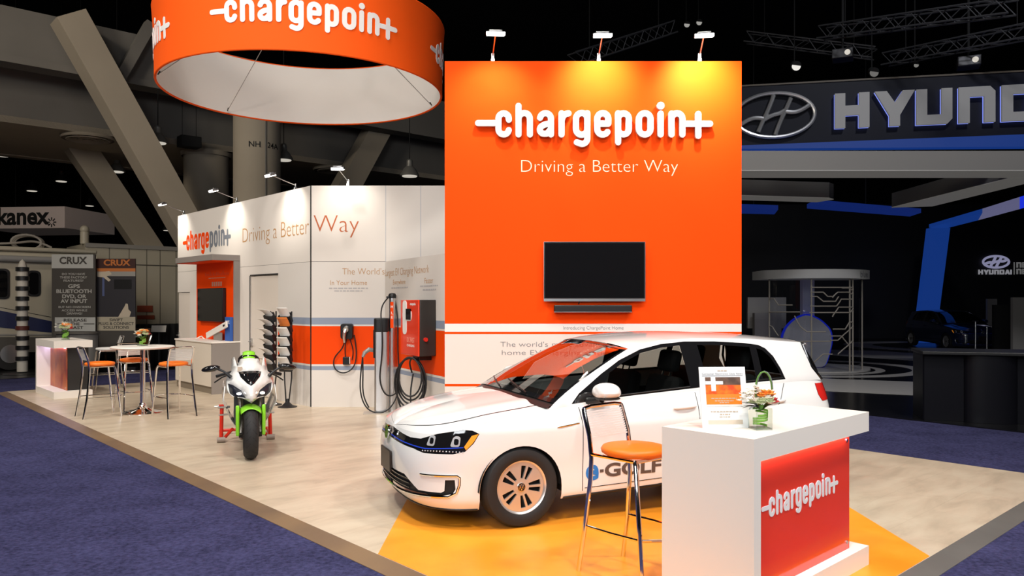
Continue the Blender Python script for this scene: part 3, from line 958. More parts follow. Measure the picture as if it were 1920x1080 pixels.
def rounded(poly, r, n=5):
    """round the corners of a polygon"""
    o = []; N = len(poly)
    for i in range(N):
        p = Vector(poly[i]); a = Vector(poly[i - 1]) - p; b = Vector(poly[(i + 1) % N]) - p
        k = min(r, a.length * .45, b.length * .45)
        A = p + a.normalized() * k; B = p + b.normalized() * k
        for q in range(n + 1):
            u = q / n
            v = A * (1 - u) ** 2 + p * 2 * u * (1 - u) + B * u * u
            o.append((v.x, v.y))
    return o
def panels(outer, regions, step=.045, edge=.035):
    """split the flat domain into named regions; returns name -> (points2d, tris)"""
    pts, edges = [], []
    def addloop(P):
        n = len(pts); P = dens(P, edge)
        pts.extend(P)
        edges.extend((n + i, n + (i + 1) % len(P)) for i in range(len(P)))
    addloop(outer)
    for nm, P in regions: addloop(P)
    cell = {}
    for p in pts: cell.setdefault((int(p[0] / .02), int(p[1] / .02)), 1)
    x0 = min(p[0] for p in outer); x1 = max(p[0] for p in outer); y0 = min(p[1] for p in outer); y1 = max(p[1] for p in outer)
    x = x0
    while x < x1:
        y = y0
        while y < y1:
            c = (int(x / .02), int(y / .02))
            if not any((c[0] + i, c[1] + j) in cell for i in (-1, 0, 1) for j in (-1, 0, 1)): pts.append((x, y))
            y += step
        x += step
    o = delaunay_2d_cdt([Vector(p) for p in pts], edges, [], 0, 1e-6)
    V = [(v.x, v.y) for v in o[0]]
    res = {}
    for t in o[2]:
        c = (sum(V[i][0] for i in t) / len(t), sum(V[i][1] for i in t) / len(t))
        if not inpoly(c, outer): continue
        nm = 'base'
        for k, P in regions:
            if inpoly(c, P): nm = k
        res.setdefault(nm, []).append(t)
    return V, res
def surf_mesh(name, V, tris, fn, sg, mats, parent, off=0., du=(1e-3, 1e-3)):
    """lift a flat region onto surface fn(u, v) on side sg, with exact normals"""
    used = sorted({i for t in tris for i in t}); ix = {i: k for k, i in enumerate(used)}
    P, N = [], []
    for i in used:
        u, v = V[i]
        p = Vector(fn(u, v))
        a = (Vector(fn(u + du[0], v)) - Vector(fn(u - du[0], v)))
        b = (Vector(fn(u, v + du[1])) - Vector(fn(u, v - du[1])))
        n = a.cross(b)
        n = n.normalized() if n.length > 1e-12 else Vector((0, 1, 0))
        if n.dot(p - Vector((2.1, 0, .6))) < 0: n = -n
        p = p + n * off
        P.append((p.x, sg * p.y, p.z)); N.append((n.x, sg * n.y, n.z))
    fs = []
    for t in tris:
        f = tuple(ix[i] for i in t)
        a, b, c = (Vector(P[k]) for k in f[:3])
        if (b - a).cross(c - a).dot(Vector(N[f[0]])) < 0: f = f[::-1]
        fs.append(f)
    me = bpy.data.meshes.new(name)
    me.from_pydata(P, [], fs)
    me.materials.append(mats)
    me.shade_smooth()
    me.update()
    if len(me.vertices) == len(N): me.normals_split_custom_set_from_vertices(N)
    o = bpy.data.objects.new(name, me); COL.objects.link(o); o.parent = parent
    return o
def glass_mat(name, tint, refl=1.5):
    m = bpy.data.materials.new(name); m.use_nodes = True
    nt = m.node_tree; nt.nodes.clear()
    out = nt.nodes.new('ShaderNodeOutputMaterial'); mx = nt.nodes.new('ShaderNodeMixShader')
    tr = nt.nodes.new('ShaderNodeBsdfTransparent'); tr.inputs[0].default_value = (*tint, 1)
    gl = nt.nodes.new('ShaderNodeBsdfGlossy'); gl.inputs['Roughness'].default_value = 0.01
    lw = nt.nodes.new('ShaderNodeLayerWeight'); lw.inputs[0].default_value = .5
    pw = nt.nodes.new('ShaderNodeMath'); pw.operation = 'POWER'; pw.inputs[1].default_value = 5 if refl < 2 else 3.2
    f0 = ((refl - 1) / (refl + 1)) ** 2
    fr = nt.nodes.new('ShaderNodeMath'); fr.operation = 'MULTIPLY_ADD'; fr.inputs[1].default_value = 1 - f0; fr.inputs[2].default_value = f0
    nt.links.new(lw.outputs['Facing'], pw.inputs[0]); nt.links.new(pw.outputs[0], fr.inputs[0])
    nt.links.new(fr.outputs[0], mx.inputs[0]); nt.links.new(tr.outputs[0], mx.inputs[1]); nt.links.new(gl.outputs[0], mx.inputs[2]); nt.links.new(mx.outputs[0], out.inputs[0])
    return m
M_sglass = glass_mat('side_window_glass', (.5, .52, .5), 1.5)
M_wglass = glass_mat('windscreen_glass', (.55, .58, .56), 3.0)
M_paint = mat('white_car_paint', (.80, .79, .77), .28, coat=1.)
M_gloss = mat('gloss_black', (.008, .008, .009), .08, coat=.6)
M_trimb = mat('black_trim', (.012, .012, .012), .4)
M_mesh = mat('grille_black', (.01, .01, .011), .55)
M_blue = mat('blue_accent', srgb(40, 70, 200), .3)
M_amber = mat('amber_reflector', (1., .32, .03), .15, coat=.5, emit=.25)
M_lred = mat('red_lamp_lens', (.62, .02, .015), .08, coat=1.)
M_refl = mat('lamp_reflector', (.62, .64, .66), .3, .4)
M_led = mat('led_dot', (.9, .92, 1), .15, .6)
M_cloth = mat('dark_cloth', (.018, .018, .019), .85)
M_rim = mat('machined_alloy', (.74, .72, .70), .3, .75)
M_tyre = mat('tyre_rubber', (.016, .015, .015), .7, bump=.15, bscale=25)
def emblem(mb, r, depth, M, mi=0):
    """ring with the two stacked letters"""
    ps = []
    n = 36
    for i in range(n):
        a, b = 2 * pi * i / n, 2 * pi * (i + 1) / n
        ps.append([(r * math.cos(a), r * math.sin(a)), (r * math.cos(b), r * math.sin(b)), (.85 * r * math.cos(b), .85 * r * math.sin(b)), (.85 * r * math.cos(a), .85 * r * math.sin(a))])
    w = r * .075
    ps += strokes_polys([(-.36 * r, .82 * r), (0, .12 * r), (.36 * r, .82 * r)], w)
    ps += strokes_polys([(-.76 * r, .46 * r), (-.36 * r, -.74 * r), (0, .0), (.36 * r, -.74 * r), (.76 * r, .46 * r)], w)
    slab(mb, ps, 0, depth, M, mi)
def wheel(parent, x, y, z, sg, rad=.316, wd=.205):
    """road wheel, axis along y, outer face towards sg"""
    M = frame((x, sg * y, z), (1, 0, 0), (0, 0, 1)) if sg < 0 else frame((x, sg * y, z), (-1, 0, 0), (0, 0, 1))   # local z = outwards
    w = wd / 2; rr = .207
    mb = MB()
    prof = [(rr, -w * .8), (rr + .012, -w * .92), (rad - .05, -w * 1.02), (rad - .018, -w * .93), (rad - .004, -w * .75), (rad, -w * .45), (rad, w * .45), (rad - .004, w * .75), (rad - .018, w * .93), (rad - .05, w * 1.02), (rr + .02, w * .96), (rr + .004, w * .86), (rr, w * .7)]
    mb.lathe(prof, 64, M=M, caps=False)
    for q in (-.5, 0, .5):
        mb.lathe([(rad - .001, w * q - .004), (rad + .0005, w * q - .006)], 4, M=M, caps=False)
    ty = mb.build('tyre', M_tyre, parent)
    rm = MB(); rm.lathe([(rr, -w * .7), (rr - .015, -w * .5), (rr - .02, w * .35), (rr - .012, w * .6), (rr, w * .84)], 48, M=M, caps=False)
    rm.lathe([(rr - .012, w * .70), (rr - .004, w * .82), (rr + .004, w * .86)], 48, M=M, caps=False)
    ps = []
    n = 60
    for i in range(n):
        a, b = 2 * pi * i / n, 2 * pi * (i + 1) / n
        ps.append([(rr * math.cos(a), rr * math.sin(a)), (rr * math.cos(b), rr * math.sin(b)), (.168 * math.cos(b), .168 * math.sin(b)), (.168 * math.cos(a), .168 * math.sin(a))])
    ps.append([(.068 * math.cos(2 * pi * i / 30), .068 * math.sin(2 * pi * i / 30)) for i in range(30)])
    for k in range(5):
        a0 = pi / 2 + .3 + 2 * pi * k / 5
        h = R(14)
        pl_ = lambda r_, a_: (r_ * math.cos(a0 + R(a_)), r_ * math.sin(a0 + R(a_)))
        ps.append([pl_(.185, 18.6 - 6.2 * i) for i in range(7)] + [pl_(.12, -16.5), pl_(.055, -12), pl_(.055, 12), pl_(.12, 16.5)])
        a1 = a0 + pi / 5
        c, s_ = math.cos(a1), math.sin(a1)
        hw = .007
        ps.append([(.04 * c + hw * s_, .04 * s_ - hw * c), (.185 * c + hw * s_ * 1.5, .185 * s_ - hw * c * 1.5), (.185 * c - hw * s_ * 1.5, .185 * s_ + hw * c * 1.5), (.04 * c - hw * s_, .04 * s_ + hw * c)])
    slab(rm, ps, w * .52, w * .68, M)
    rim = rm.build('rim', M_rim, parent, smooth=30)
    bk = MB(); bk.lathe([(0, w * .1), (rr - .02, w * .1), (rr - .02, w * .2), (0, w * .2)], 40, M=M); bk.build('brake_cover', M_blackm, rim)
    cp = MB(); cp.lathe([(0, w * .66), (.036, w * .66), (.034, w * .76), (0, w * .78)], 28, M=M); cap = cp.build('hub_cap', M_chrome, rim)
    em = MB(); emblem(em, .03, .002, M @ Matrix.Translation((0, 0, w * .78))); em.build('emblem', M_trimb, rim)
    return rim
HLP = [(0, .722), (.234, .709), (.45, .697), (.599, .704), (.78, .757), (.976, .790), (1.05, .784), (1.104, .757), (1.06, .685), (.993, .622), (.9, .603), (.655, .600), (.53, .622), (.236, .634), (0, .642)]
def build_car(t, paint, badge=True, maker=True):
    s = s_of_x
    RW, XF, XR_ = .345, .865, 3.495
    def archpts(xc, r=RW):
        o = []
        for i in range(21):
            a = pi - pi * i / 20
            o.append((s(xc + r * math.cos(a)), .30 + r * math.sin(a)))
        return o
    SLn = g.SL
    bottom = [(0, .165), (.3, .163), (.7, .158), (1.0, .155), (s(XF - RW), .155)] + archpts(XF) + [(s(XF + RW), .19), (s(1.6), .205), (s(2.6), .235), (s(XR_ - RW), .245)] + archpts(XR_) + [(s(XR_ + RW), .22), (s(4.0), .23), (SLn - .4, .25), (SLn, .25)]
    top = [(SLn * i / 60, ztop(SLn * i / 60)) for i in range(60, -1, -1)]
    outer = bottom + top
    intake = [(0, .40), (.40, .402), (.50, .35), (.585, .302), (.80, .300), (.828, .315), (.835, .40), (.912, .402), (.918, .33), (.895, .293), (.82, .278), (.574, .272), (.3, .262), (0, .258)]
    tail = [(s(3.955), .90), (s(3.97), 1.0), (s(4.03), 1.015), (s(4.14), 1.0), (s(4.2) + .1, .985), (s(4.2) + .12, .89), (s(4.1), .845), (s(3.99), .84)]
    tail = [(a, min(b, 1.0)) for a, b in tail]
    regions = [('front_lamp', HLP), ('intake', intake), ('tail_lamp', tail)]
    V, res = panels(outer, regions)
    dl = [(1.315, .945), (1.40, 1.025), (1.643, 1.172), (1.845, 1.277), (2.08, 1.362), (2.307, 1.403), (2.564, 1.42), (2.886, 1.415), (3.213, 1.395), (3.38, 1.373), (3.45, 1.34), (3.515, 1.268), (3.565, 1.15), (3.59, 1.055), (2.585, 1.022), (1.855, .984)]
    FGl = [(1.60, .992), (2.50, 1.043), (2.50, 1.388), (2.3, 1.372), (2.08, 1.332), (1.87, 1.252), (1.70, 1.165)]
    RGl = [(2.69, 1.05), (3.24, 1.068), (3.27, 1.358), (2.9, 1.385), (2.69, 1.388)]
    QGl = [(3.32, 1.072), (3.55, 1.08), (3.53, 1.155), (3.475, 1.262), (3.41, 1.325), (3.345, 1.345)]
    sail = [(1.35, .965), (1.575, .985), (1.66, 1.14)]
    arail = [(1.10, .912), (1.16, .958), (1.20, .985), (1.28, 1.036), (1.39, 1.10), (1.60, 1.205), (1.80, 1.30), (1.95, 1.365), (2.1, 1.408), (2.34, 1.438), (2.7, 1.447), (3.28, 1.432), (3.7, 1.402), (3.93, 1.385)]
    drear = [(3.93, 1.34), (3.968, 1.144), (4.06, ztop(s(4.06)))]
    beltl = [(x, belt(x)[2]) for x in [4.0 - i * .1 for i in range(29)]]
    gouter = arail + drear + beltl
    GV, gres = panels(gouter, [('frame', dl), ('front_glass', FGl), ('rear_glass', RGl), ('quarter_glass', QGl)])
    # shell of both sides: one mesh for the painted body
    wrap = bpy.data.meshes
    for sg in (-1, 1):
        nm = 'body_side'
        b = surf_mesh(nm, V, res['base'], body, sg, paint, t)
        surf_mesh('upper_body', GV, gres['base'], green, sg, paint, t)
        surf_mesh('window_frame', GV, gres['frame'], green, sg, M_gloss, t, -.002)
        for k in ('front_glass', 'rear_glass', 'quarter_glass'):
            surf_mesh('side_window', GV, gres[k], green, sg, M_sglass, t, -.008)
        hl = surf_mesh('headlight', V, res['front_lamp'], body, sg, M_gloss, t, -.004)
        surf_mesh('bumper_intake', V, res['intake'], body, sg, M_mesh, t, -.02)
        surf_mesh('tail_lamp', V, res['tail_lamp'], body, sg, M_lred, t, .004)
        # lamp internals
        def patch(name, poly, m, off, par):
            v, r = panels(poly, [], .03, .025)
            return surf_mesh(name, v, r['base'], body, sg, m, par, off)
        patch('amber_reflector', [(1.045, .745), (1.098, .757), (1.055, .69), (1.0, .635), (.985, .66)], M_amber, .002, hl)
        for c in (.70, .905):
            patch('projector', rounded([(c - .03, .66), (c + .045, .66), (c + .055, .735), (c + .02, .745), (c - .005, .73)], .02), M_refl, .001, hl)
            patch('projector_lens', rounded([(c + .0, .675), (c + .036, .675), (c + .04, .72), (c + .005, .725)], .018), M_gloss, .003, hl)
        patch('blue_line', [(0.02, .657), (.236, .650), (.5, .641), (.66, .632), (.98, .652), (.98, .659), (.66, .640), (.5, .649), (.236, .658), (.02, .665)], M_blue, .002, hl)
        mb = MB()
        for i in range(14):
            q = .64 + i * .026
            p = Vector(body(q, .618 + .006 * math.sin(i / 13 * pi))); mb.ell((p.x - .002, sg * (p.y + .001), p.z), .0055, 8, 6)
        o = mb.build('led_strip', M_led, hl)
        # chrome outline of the lower intake
        def strip(name, line, w, m, off=.006, par=t):
            pts = dens(line, .03, False); mb = MB()
            P = []
            for (u, v) in pts:
                p = Vector(body(u, v)); q = Vector(body(u + .001, v)); n_ = (q - p); nn = Vector((-n_.y, n_.x, 0))
                nn = Vector((p.x - 2.1, p.y, 0)).normalized() if nn.length < 1e-9 else nn.normalized()
                if nn.dot(Vector((p.x - 2.1, p.y, 0))) < 0: nn = -nn
                p = p + nn * off
                P.append((p.x, sg * p.y, p.z))
            mb.tube(P, w, 8)
            return mb.build(name, m, par)
        strip('chrome_strip', [(.62, .432), (.93, .434), (.95, .42), (.947, .36), (.925, .30), (.86, .268), (.574, .262), (.3, .252), (0.01, .248)], .011, M_chrome, .003)
        strip('splitter_lip', [(0.01, .168), (.3, .166), (.7, .161), (1.0, .158), (s(XF - RW) - .01, .158)], .012, M_trimb, -.004)
        strip('sill_strip', [(s(XF + RW) + .02, .20), (s(1.6), .212), (s(2.6), .242), (s(XR_ - RW) - .02, .252)], .016, M_trimb, -.012)
        # door gaps
        gl = MB()
        def gap(line, fn):
            pts = dens(line, .04, False)
            P = [Vector(fn(*p)) for p in pts]
            gl.tube([(p.x, sg * (p.y + .0005), p.z) for p in P], .003, 6)
        def bd(x, z): return body(s(x), z)
        gap([(1.375, .92), (1.39, .80), (1.395, .5), (1.40, .24)], bd)
        gap([(2.535, .985), (2.53, .80), (2.525, .55), (2.50, .25)], bd)
        gap([(3.56, 1.02), (3.44, .86), (3.26, .70), (3.13, .55), (3.09, .40), (3.09, .26)], bd)
        gap([(1.42, .262), (2.0, .278), (2.5, .292), (3.07, .30)], bd)
        gap([(.985, .806), (1.12, .79), (1.2, .772)], lambda u, v: body(u, v)) if False else None
        gl.build('door_gap', M_blackm, t)
        # door handles, mirror, fender dash
        for x0 in (2.27, 3.27):
            mb = MB()
            P = [Vector(bd(x0 + .23 * i / 8, .868 + .006 * i / 8)) for i in range(9)]
            mb.tube([(p.x, sg * (p.y + .012 + .014 * math.sin(pi * i / 8)), p.z) for i, p in enumerate(P)], [.008] + [.014] * 7 + [.008], 10)
            mb.build('door_handle', paint, t)
        mr = MB()
        def mir(u, v):
            a = 2 * pi * v; k = math.sin(pi * min(max(u, .001), .999)) ** .55
            cz = 1.035 + .068 * k * math.sin(a) * (1.15 if math.sin(a) > 0 else .8)
            return (1.50 + .155 * (-math.cos(pi * u)) * .55 + .02 * math.cos(a) * k, sg * (.985 + .105 * k * math.cos(a) * .92 + .02 * math.cos(pi * u)), cz)
        mr.grid(lambda u, v: (1.56 - .10 * math.cos(pi * u), sg * (.975 + .115 * math.sin(pi * u) ** .6 * math.cos(2 * pi * v) - .01 * math.cos(pi * u)), 1.045 + (.078 if math.sin(2 * pi * v) > 0 else .055) * math.sin(pi * u) ** .6 * math.sin(2 * pi * v)), 14, 24, flip=sg > 0)
        m_o = mr.build('mirror_cap', paint, t, smooth=80)
        mb = MB(); mb.grid(lambda u, v: (1.57 - .095 * math.cos(pi * u), sg * (.97 + .105 * math.sin(pi * u) ** .6 * math.cos(2 * pi * v)), .997 + .016 * math.sin(pi * u) ** .6 * math.sin(2 * pi * v)), 10, 20)
        mb.tube([(1.53, sg * .95, .99), (1.50, sg * .88, .97), (1.47, sg * .82, .96)], [.035, .028, .03], 10)
        mb.build('mirror_foot', M_trimb, m_o)
        mb = MB(); mb.tube([(1.56, sg * .98 + sg * .005, 1.004), (1.50, sg * 1.05, 1.006), (1.49, sg * 1.08, 1.012)], .006, 6); mb.build('turn_signal', M_chrome, m_o)
        mb = MB()
        P = [Vector(bd(1.16 + .2 * i / 6, .772 + .004 * i)) for i in range(7)]
        mb.tube([(p.x, sg * (p.y + .002), p.z) for p in P], [.002] + [.006] * 6, 6); mb.build('fender_badge', M_chrome, t)
        # sail panel in front of the window, window chrome line
        gt = MB()
        for line in ([(1.60, .985), (1.855, .996), (2.50, 1.034)], [(2.69, 1.041), (3.56, 1.069)]):
            P = [Vector(green(*p)) for p in dens(line, .06, False)]
            gt.tube([(p.x, sg * (p.y - .001), p.z) for p in P], .006, 6)
        gt.build('window_seal', M_trimb, t)
        # wheel housings
        for xc in (XF, XR_):
            mb = MB()
            n = 20
            vs = []
            for yy in (.86, .58):
                vs += [(xc + (RW + .012) * math.cos(pi * i / n), sg * yy, .30 + (RW + .012) * math.sin(pi * i / n)) for i in range(n + 1)]
            mb.add(vs, [(i, i + 1, n + 2 + i, n + 1 + i) for i in range(n)])
            mb.add([(xc + (RW + .012) * math.cos(pi * i / n), sg * .58, .30 + (RW + .012) * math.sin(pi * i / n)) for i in range(n + 1)], [tuple(range(n + 1))])
            mb.build('wheel_housing', M_blackm, t)
        for xc in (XF, XR_):
            wheel(t, xc, .775, .316, sg)
    # hood + fender tops (one grid per side of the spine)
    TC = s(1.14)
    zsp = smooth_tab([(.07, .735), (.12, .772), (.2, .81), (.4, .875), (.7, .937), (.95, .972), (1.1, .985), (1.3, 1.0)])
    def hoodp(u, v, sg):
        sB = TC * u
        B = body(sB, ztop(sB))
        xs = .07 + (1.03 - .07) * (.85 * u + .15 * u * u)
        xs = max(xs, B[0] * .9) if u < .1 else xs
        x = B[0] + (xs - B[0]) * v
        y = B[1] * (1 - v)
        h = 1 - (1 - v) ** 2.3
        z = B[2] + (zsp(xs) - B[2]) * h
        # hood crease
        k = math.exp(-((v - .38) / .09) ** 2) * .008 * min(1, u * 2)
        return (x, sg * y, z + k)
    V1 = .17
    for sg in (-1, 1):
        mb = MB(); mb.grid(lambda u, v: hoodp(u, V1 * v - (.0), sg), 60, 6, flip=sg < 0)
        mb.build('fender_top', paint, t, smooth=60)
    hb = MB()
    hb.grid(lambda u, v: Vector(hoodp(u, V1 + .012 + (1 - V1 - .012) * v, -1)) + Vector((0, 0, .002)), 60, 20, flip=True)
    hb.grid(lambda u, v: Vector(hoodp(u, V1 + .012 + (1 - V1 - .012) * v, 1)) + Vector((0, 0, .002)), 60, 20)
    hood = hb.build('hood', paint, t, smooth=60)
    mb = MB()
    for sg in (-1, 1):
        mb.grid(lambda u, v: Vector(hoodp(u, V1 - .03 + .09 * v, sg)) - Vector((0, 0, .012)), 50, 4, flip=sg < 0)
    mb.build('hood_gap', M_blackm, t)
    # windscreen, roof, rear window
    def rail(x):
        z = lerp(arail, x); p = green(x, z); return Vector(p)
    zroof = smooth_tab([(1.7, 1.38), (1.88, 1.425), (2.1, 1.455), (2.4, 1.478), (2.7, 1.486), (3.2, 1.474), (3.6, 1.448), (3.95, 1.412)])
    XA, XH = 1.16, 1.965
    def wind(u, v):
        """u 0 cowl to 1 header, v -1..1 across"""
        e = rail(XA + (XH - XA) * u)
        xc = 1.045 + (1.86 - 1.045) * u
        zc = 1.0 + (1.422 - 1.0) * u + .035 * math.sin(pi * u)
        k = 1 - abs(v) ** 2.4
        x = e.x + (xc - e.x) * k
        z = e.z + (zc - e.z) * (1 - abs(v) ** 2.2)
        return Vector((x, e.y * v, z))
    mb = MB(); mb.grid(lambda u, v: wind(u, -1 + 2 * v) - Vector((0, 0, .004)), 16, 30, flip=True)
    mb.build('windscreen', M_wglass, t, smooth=80)
    mb = MB()
    mb.grid(lambda u, v: wind(.0 + .05 * u, -1 + 2 * v) + Vector((-.004, 0, .002)), 2, 30, flip=True)
    mb.grid(lambda u, v: wind(.955 + .045 * u, -1 + 2 * v) + Vector((0, 0, -.001)), 2, 30, flip=True)
    for sg in (-1, 1):
        mb.grid(lambda u, v: wind(u, sg * (.965 + .035 * v)) + Vector((0, 0, -.001)), 16, 2, flip=sg > 0)
    mb.build('windscreen_border', M_gloss, t, smooth=80)
    mb = MB()
    def cowl(u, v):
        a = wind(.0, -1 + 2 * u); ub = abs(-1 + 2 * u)
        b = Vector((a.x - .07, a.y, a.z - .03))
        return a + (b - a) * v + Vector((0, 0, -.006))
    mb.grid(cowl, 30, 2); mb.build('cowl_panel', M_trimb, t)
    mb = MB()
    for sg, o0 in ((1, .1), (-1, -.55)):
        a0 = wind(.03, o0); 
        pts = [wind(.02 + .10 * i / 6 * (1 if i else 1), o0 + (.55 if sg > 0 else .62) * i / 6) + Vector((-.012, 0, .014)) for i in range(7)]
        mb.tube(pts, .007, 6)
    mb.build('wiper', M_trimb, t)
    def roof(u, v):
        """u front to rear, v -1..1"""
        e = rail(XH + (3.93 - XH) * u)
        xc = 1.86 + (3.99 - 1.86) * u
        k = 1 - abs(v) ** 2.4
        x = e.x + (xc - e.x) * (1 - abs(v) ** 2.2)
        z = e.z + (zroof(xc) - e.z) * (1 - abs(v) ** 3.2)
        return Vector((x, e.y * v, z))
    mb = MB(); mb.grid(lambda u, v: roof(u, -1 + 2 * v), 36, 36, flip=True)
    mb.build('roof', paint, t, smooth=80)
    mb = MB()
    def hatch(u, v):
        a = roof(1, -1 + 2 * v); xb = 4.06 + .09 * (1 - abs(-1 + 2 * v) ** 2.5)
        p = belt(4.06); yb = p[1] * (-1 + 2 * v)
        b = Vector((xb, yb, ztop(s(4.06))))
        q = a + (b - a) * u
        q.x += .03 * math.sin(pi * u)
        q.z -= 0
        return q
    mb.grid(hatch, 10, 20, flip=True); mb.build('rear_window', M_gloss, t, smooth=80)
    mb = MB()
    mb.grid(lambda u, v: roof(1, -1 + 2 * v) + Vector((.07 * u, 0, -.012 * u + .004 - (.02 if u > .99 else 0))), 3, 20, flip=True)
    mb.grid(lambda u, v: roof(1, -1 + 2 * v) + Vector((.07 * (1 - u), 0, -.012 - .03 * u)), 3, 20, flip=True)
    mb.build('roof_spoiler', paint, t, smooth=60)
    mb = MB()
    for sg in (-1, 1):
        mb.tube([(3.955, sg * .60, 1.355), (3.985, sg * .66, 1.18), (4.075, sg * .725, 1.035)], [.012, .014, .01], 8)
    mb.build('hatch_seal', M_gloss, t)
    # hatch top ledge between body sides
    mb = MB()
    def ledge(u, v):
        sB = SLn - (SLn - s(4.05)) * u
        p = body(sB, ztop(sB)); return Vector((p[0] + (4.05 - p[0]) * v, p[1] * (1 - v * .1), p[2] + .005 * v))
    for sg in (-1, 1):
        mb.grid(lambda u, v: (lambda q: (q.x, sg * q.y, q.z))(ledge(u, v)), 12, 2)
    mb.build('hatch_ledge', paint, t)
    em_M = frame((.005, 0, .682), (0, -1, 0), (.10, 0, 1))
    mb = MB(); mb.lathe([(0, 0), (.056, 0), (.056, .006), (0, .006)], 36, M=em_M); e_ = mb.build('emblem_disc', M_gloss, t)
    mb = MB(); emblem(mb, .058, .014, em_M @ Matrix.Translation((0, 0, .002))); mb.build('emblem', M_chrome, e_)
    mb = MB(); mb.box(-.022, -.004, -.16, .16, .365, .545); pl = mb.build('licence_plate', mat('plate_dark', (.022, .017, .015), .35), t, bevel=.006)
    # cross bars in the lower intake
    mb = MB()
    for z in (.30, .335, .37):
        P = [body(i * .05, z) for i in range(10)]
        mb.tube([(p[0] + .012, -p[1], p[2]) for p in P[::-1]] + [(p[0] + .012, p[1], p[2]) for p in P[1:]], .006, 6)
    mb.build('intake_bars', M_gloss, t)
    # underside and cabin
    mb = MB(); mb.box(.25, 4.1, -.56, .56, .2, .3); mb.box(1.25, 3.1, -.80, .80, .235, .32); mb.box(.3, 1.2, -.5, .5, .3, .66); mb.build('underbody', M_blackm, t)
    mb = MB(); mb.box(1.32, 1.62, -.7, .7, .72, .93); mb.ell((1.5, -.36, .95), (.14, .2, .05)); mb.box(1.28, 1.5, -.66, .66, .9, .955); mb.build('dashboard', M_cloth, t, bevel=.02)
    mb = MB(); mb.lathe([(.165, -.012), (.19, -.012), (.19, .012), (.165, .012), (.165, -.012)], 28, caps=False, M=trs((1.75, -.36, .92), (0, R(-65), 0))); mb.build('steering_wheel', M_black, t)
    mb = MB(); mb.box(1.3, 3.4, -.84, -.80, .3, .86); mb.box(1.3, 3.4, .80, .84, .3, .86); mb.box(1.25, 3.9, -.8, .8, .3, .34); mb.build('cabin_lining', M_cloth, t)
    def seat(x, y, w, nm):
        mb = MB()
        mb.box(x, x + .5, y - w, y + w, .42, .58)
        Mb = trs((x + .46, y, .55), (0, R(14), 0))
        mb.box(-.06, .07, -w, w, 0, .56, 0, Mb)
        so = mb.build('seat', M_cloth, t, bevel=.05)
        hm = MB()
        for yy in ([0] if w < .3 else [-.36, .36]):
            hm.box(-.05, .055, yy - .13, yy + .13, .60, .80, 0, Mb)
        hm.build('headrest', M_cloth, so, bevel=.035)
        hp = MB()
        for yy in ([0] if w < .3 else [-.36, .36]):
            for q in (-.06, .06): hp.cyl(Mb @ Vector((0, yy + q, .5)), Mb @ Vector((0, yy + q, .62)), .008, n=8)
        hp.build('headrest_post', M_chrome, so)
    seat(1.95, -.36, .24, 's'); seat(1.95, .36, .24, 's'); seat(2.75, 0, .62, 's')
    if badge:
        # big door lettering laid on the door skin, on both sides
        for sg in (-1, 1):
            for st, x0, x1, zc, cap, m, bold, par in (('e', 1.425, 1.545, .383, .125, M_blue2, .03, t), ('-', 1.555, 1.59, .39, .12, M_tdark, .03, t), ('GOLF', 1.60, 2.145, .392, .115, M_tdark, .035, t)):
                o = ftext('door_lettering', st, cap, x1 - x0, m, I4, par, bold, depth=.0)
                me = o.data; k = o.matrix_local[0][0]
                xs = [v.co.x * k for v in me.vertices]; xm = (min(xs) + max(xs)) / 2
                ys = [v.co.y for v in me.vertices]; ym = (min(ys) + max(ys)) / 2
                hs = (.13 if st == 'e' else .115) / max(max(ys) - min(ys), 1e-3) if st != '-' else 1.
                for v in me.vertices:
                    xx = (x0 + x1) / 2 + (v.co.x * k - xm) * (x1 - x0) / max(max(xs) - min(xs), 1e-4) * (1 if sg < 0 else -1)
                    zz = zc + (v.co.y - ym) * hs
                    p = body(s(xx), zz)
                    v.co = (xx, sg * (p[1] + .003), zz)
                o.matrix_local = I4
M_blue2 = mat('bright_blue_print', srgb(36, 120, 200), .4)
M_tdark = mat('dark_warm_print', srgb(92, 78, 72), .4)
car = thing('car', 'white five-door hatchback electric car parked on the orange floor strip', 'car', (-1.0522, 6.5646, .003), .39707)
build_car(car, M_paint)
# ------------------------------------------------------------------ white C-shaped counters
M_led2 = mat('lavender_led', (.8, .8, 1), .5, emit=26., ecol=(.62, .6, 1))
def counter(name, loc, rz, label, L, D, Hh, panel_m, end_m, th=.13, rec=.07):
    t = thing(name, label, 'counter', loc, rz)
    rend = .16
    mb = MB(); mb.box(.075, L, 0, D, 0, th); mb.build('plinth', M_white, t, smooth=0)
    mb = MB(); mb.box(.075, L, 0, D, Hh - th, Hh); mb.build('countertop', M_white, t, smooth=0)
    mb = MB(); mb.box(0, .075, 0, D, 0, Hh); mb.build('end_panel', M_white, t, smooth=0)
    mb = MB(); mb.box(.075, L - rend, rec + .012, D - .03, th, Hh - th); mb.build('cabinet', end_m, t, smooth=0)
    mb = MB(); mb.box(.075, L - rend + .012, rec, rec + .012, th, Hh - th); p = mb.build('front_panel', panel_m, t, smooth=0)
    mb = MB(); mb.box(.08, L - rend, rec - .03, rec - .012, Hh - th - .012, Hh - th - .0005); mb.build('light_strip', M_led2, t, smooth=0)
    for z in (th + .05, Hh - th - .05):
        mb = MB(); mb.cyl((L - rend - .03, rec - .006, z), (L - rend - .03, rec, z), .012, n=12); mb.build('screw_cap', M_steel, p)
    return t, p, rec
M_redp = mat('red_orange_acrylic', srgb(238, 62, 30), .12, coat=.25)
nc_o = Vector((1.309, 4.195, 0)); nc_rz = math.atan2(5.25 - 4.195, 2.416 - 1.309)
t, p, rec = counter('reception_counter', nc_o, nc_rz, 'white reception counter with red lettered front, in front of the car', 1.53, .60, 1.036, M_redp, M_white)
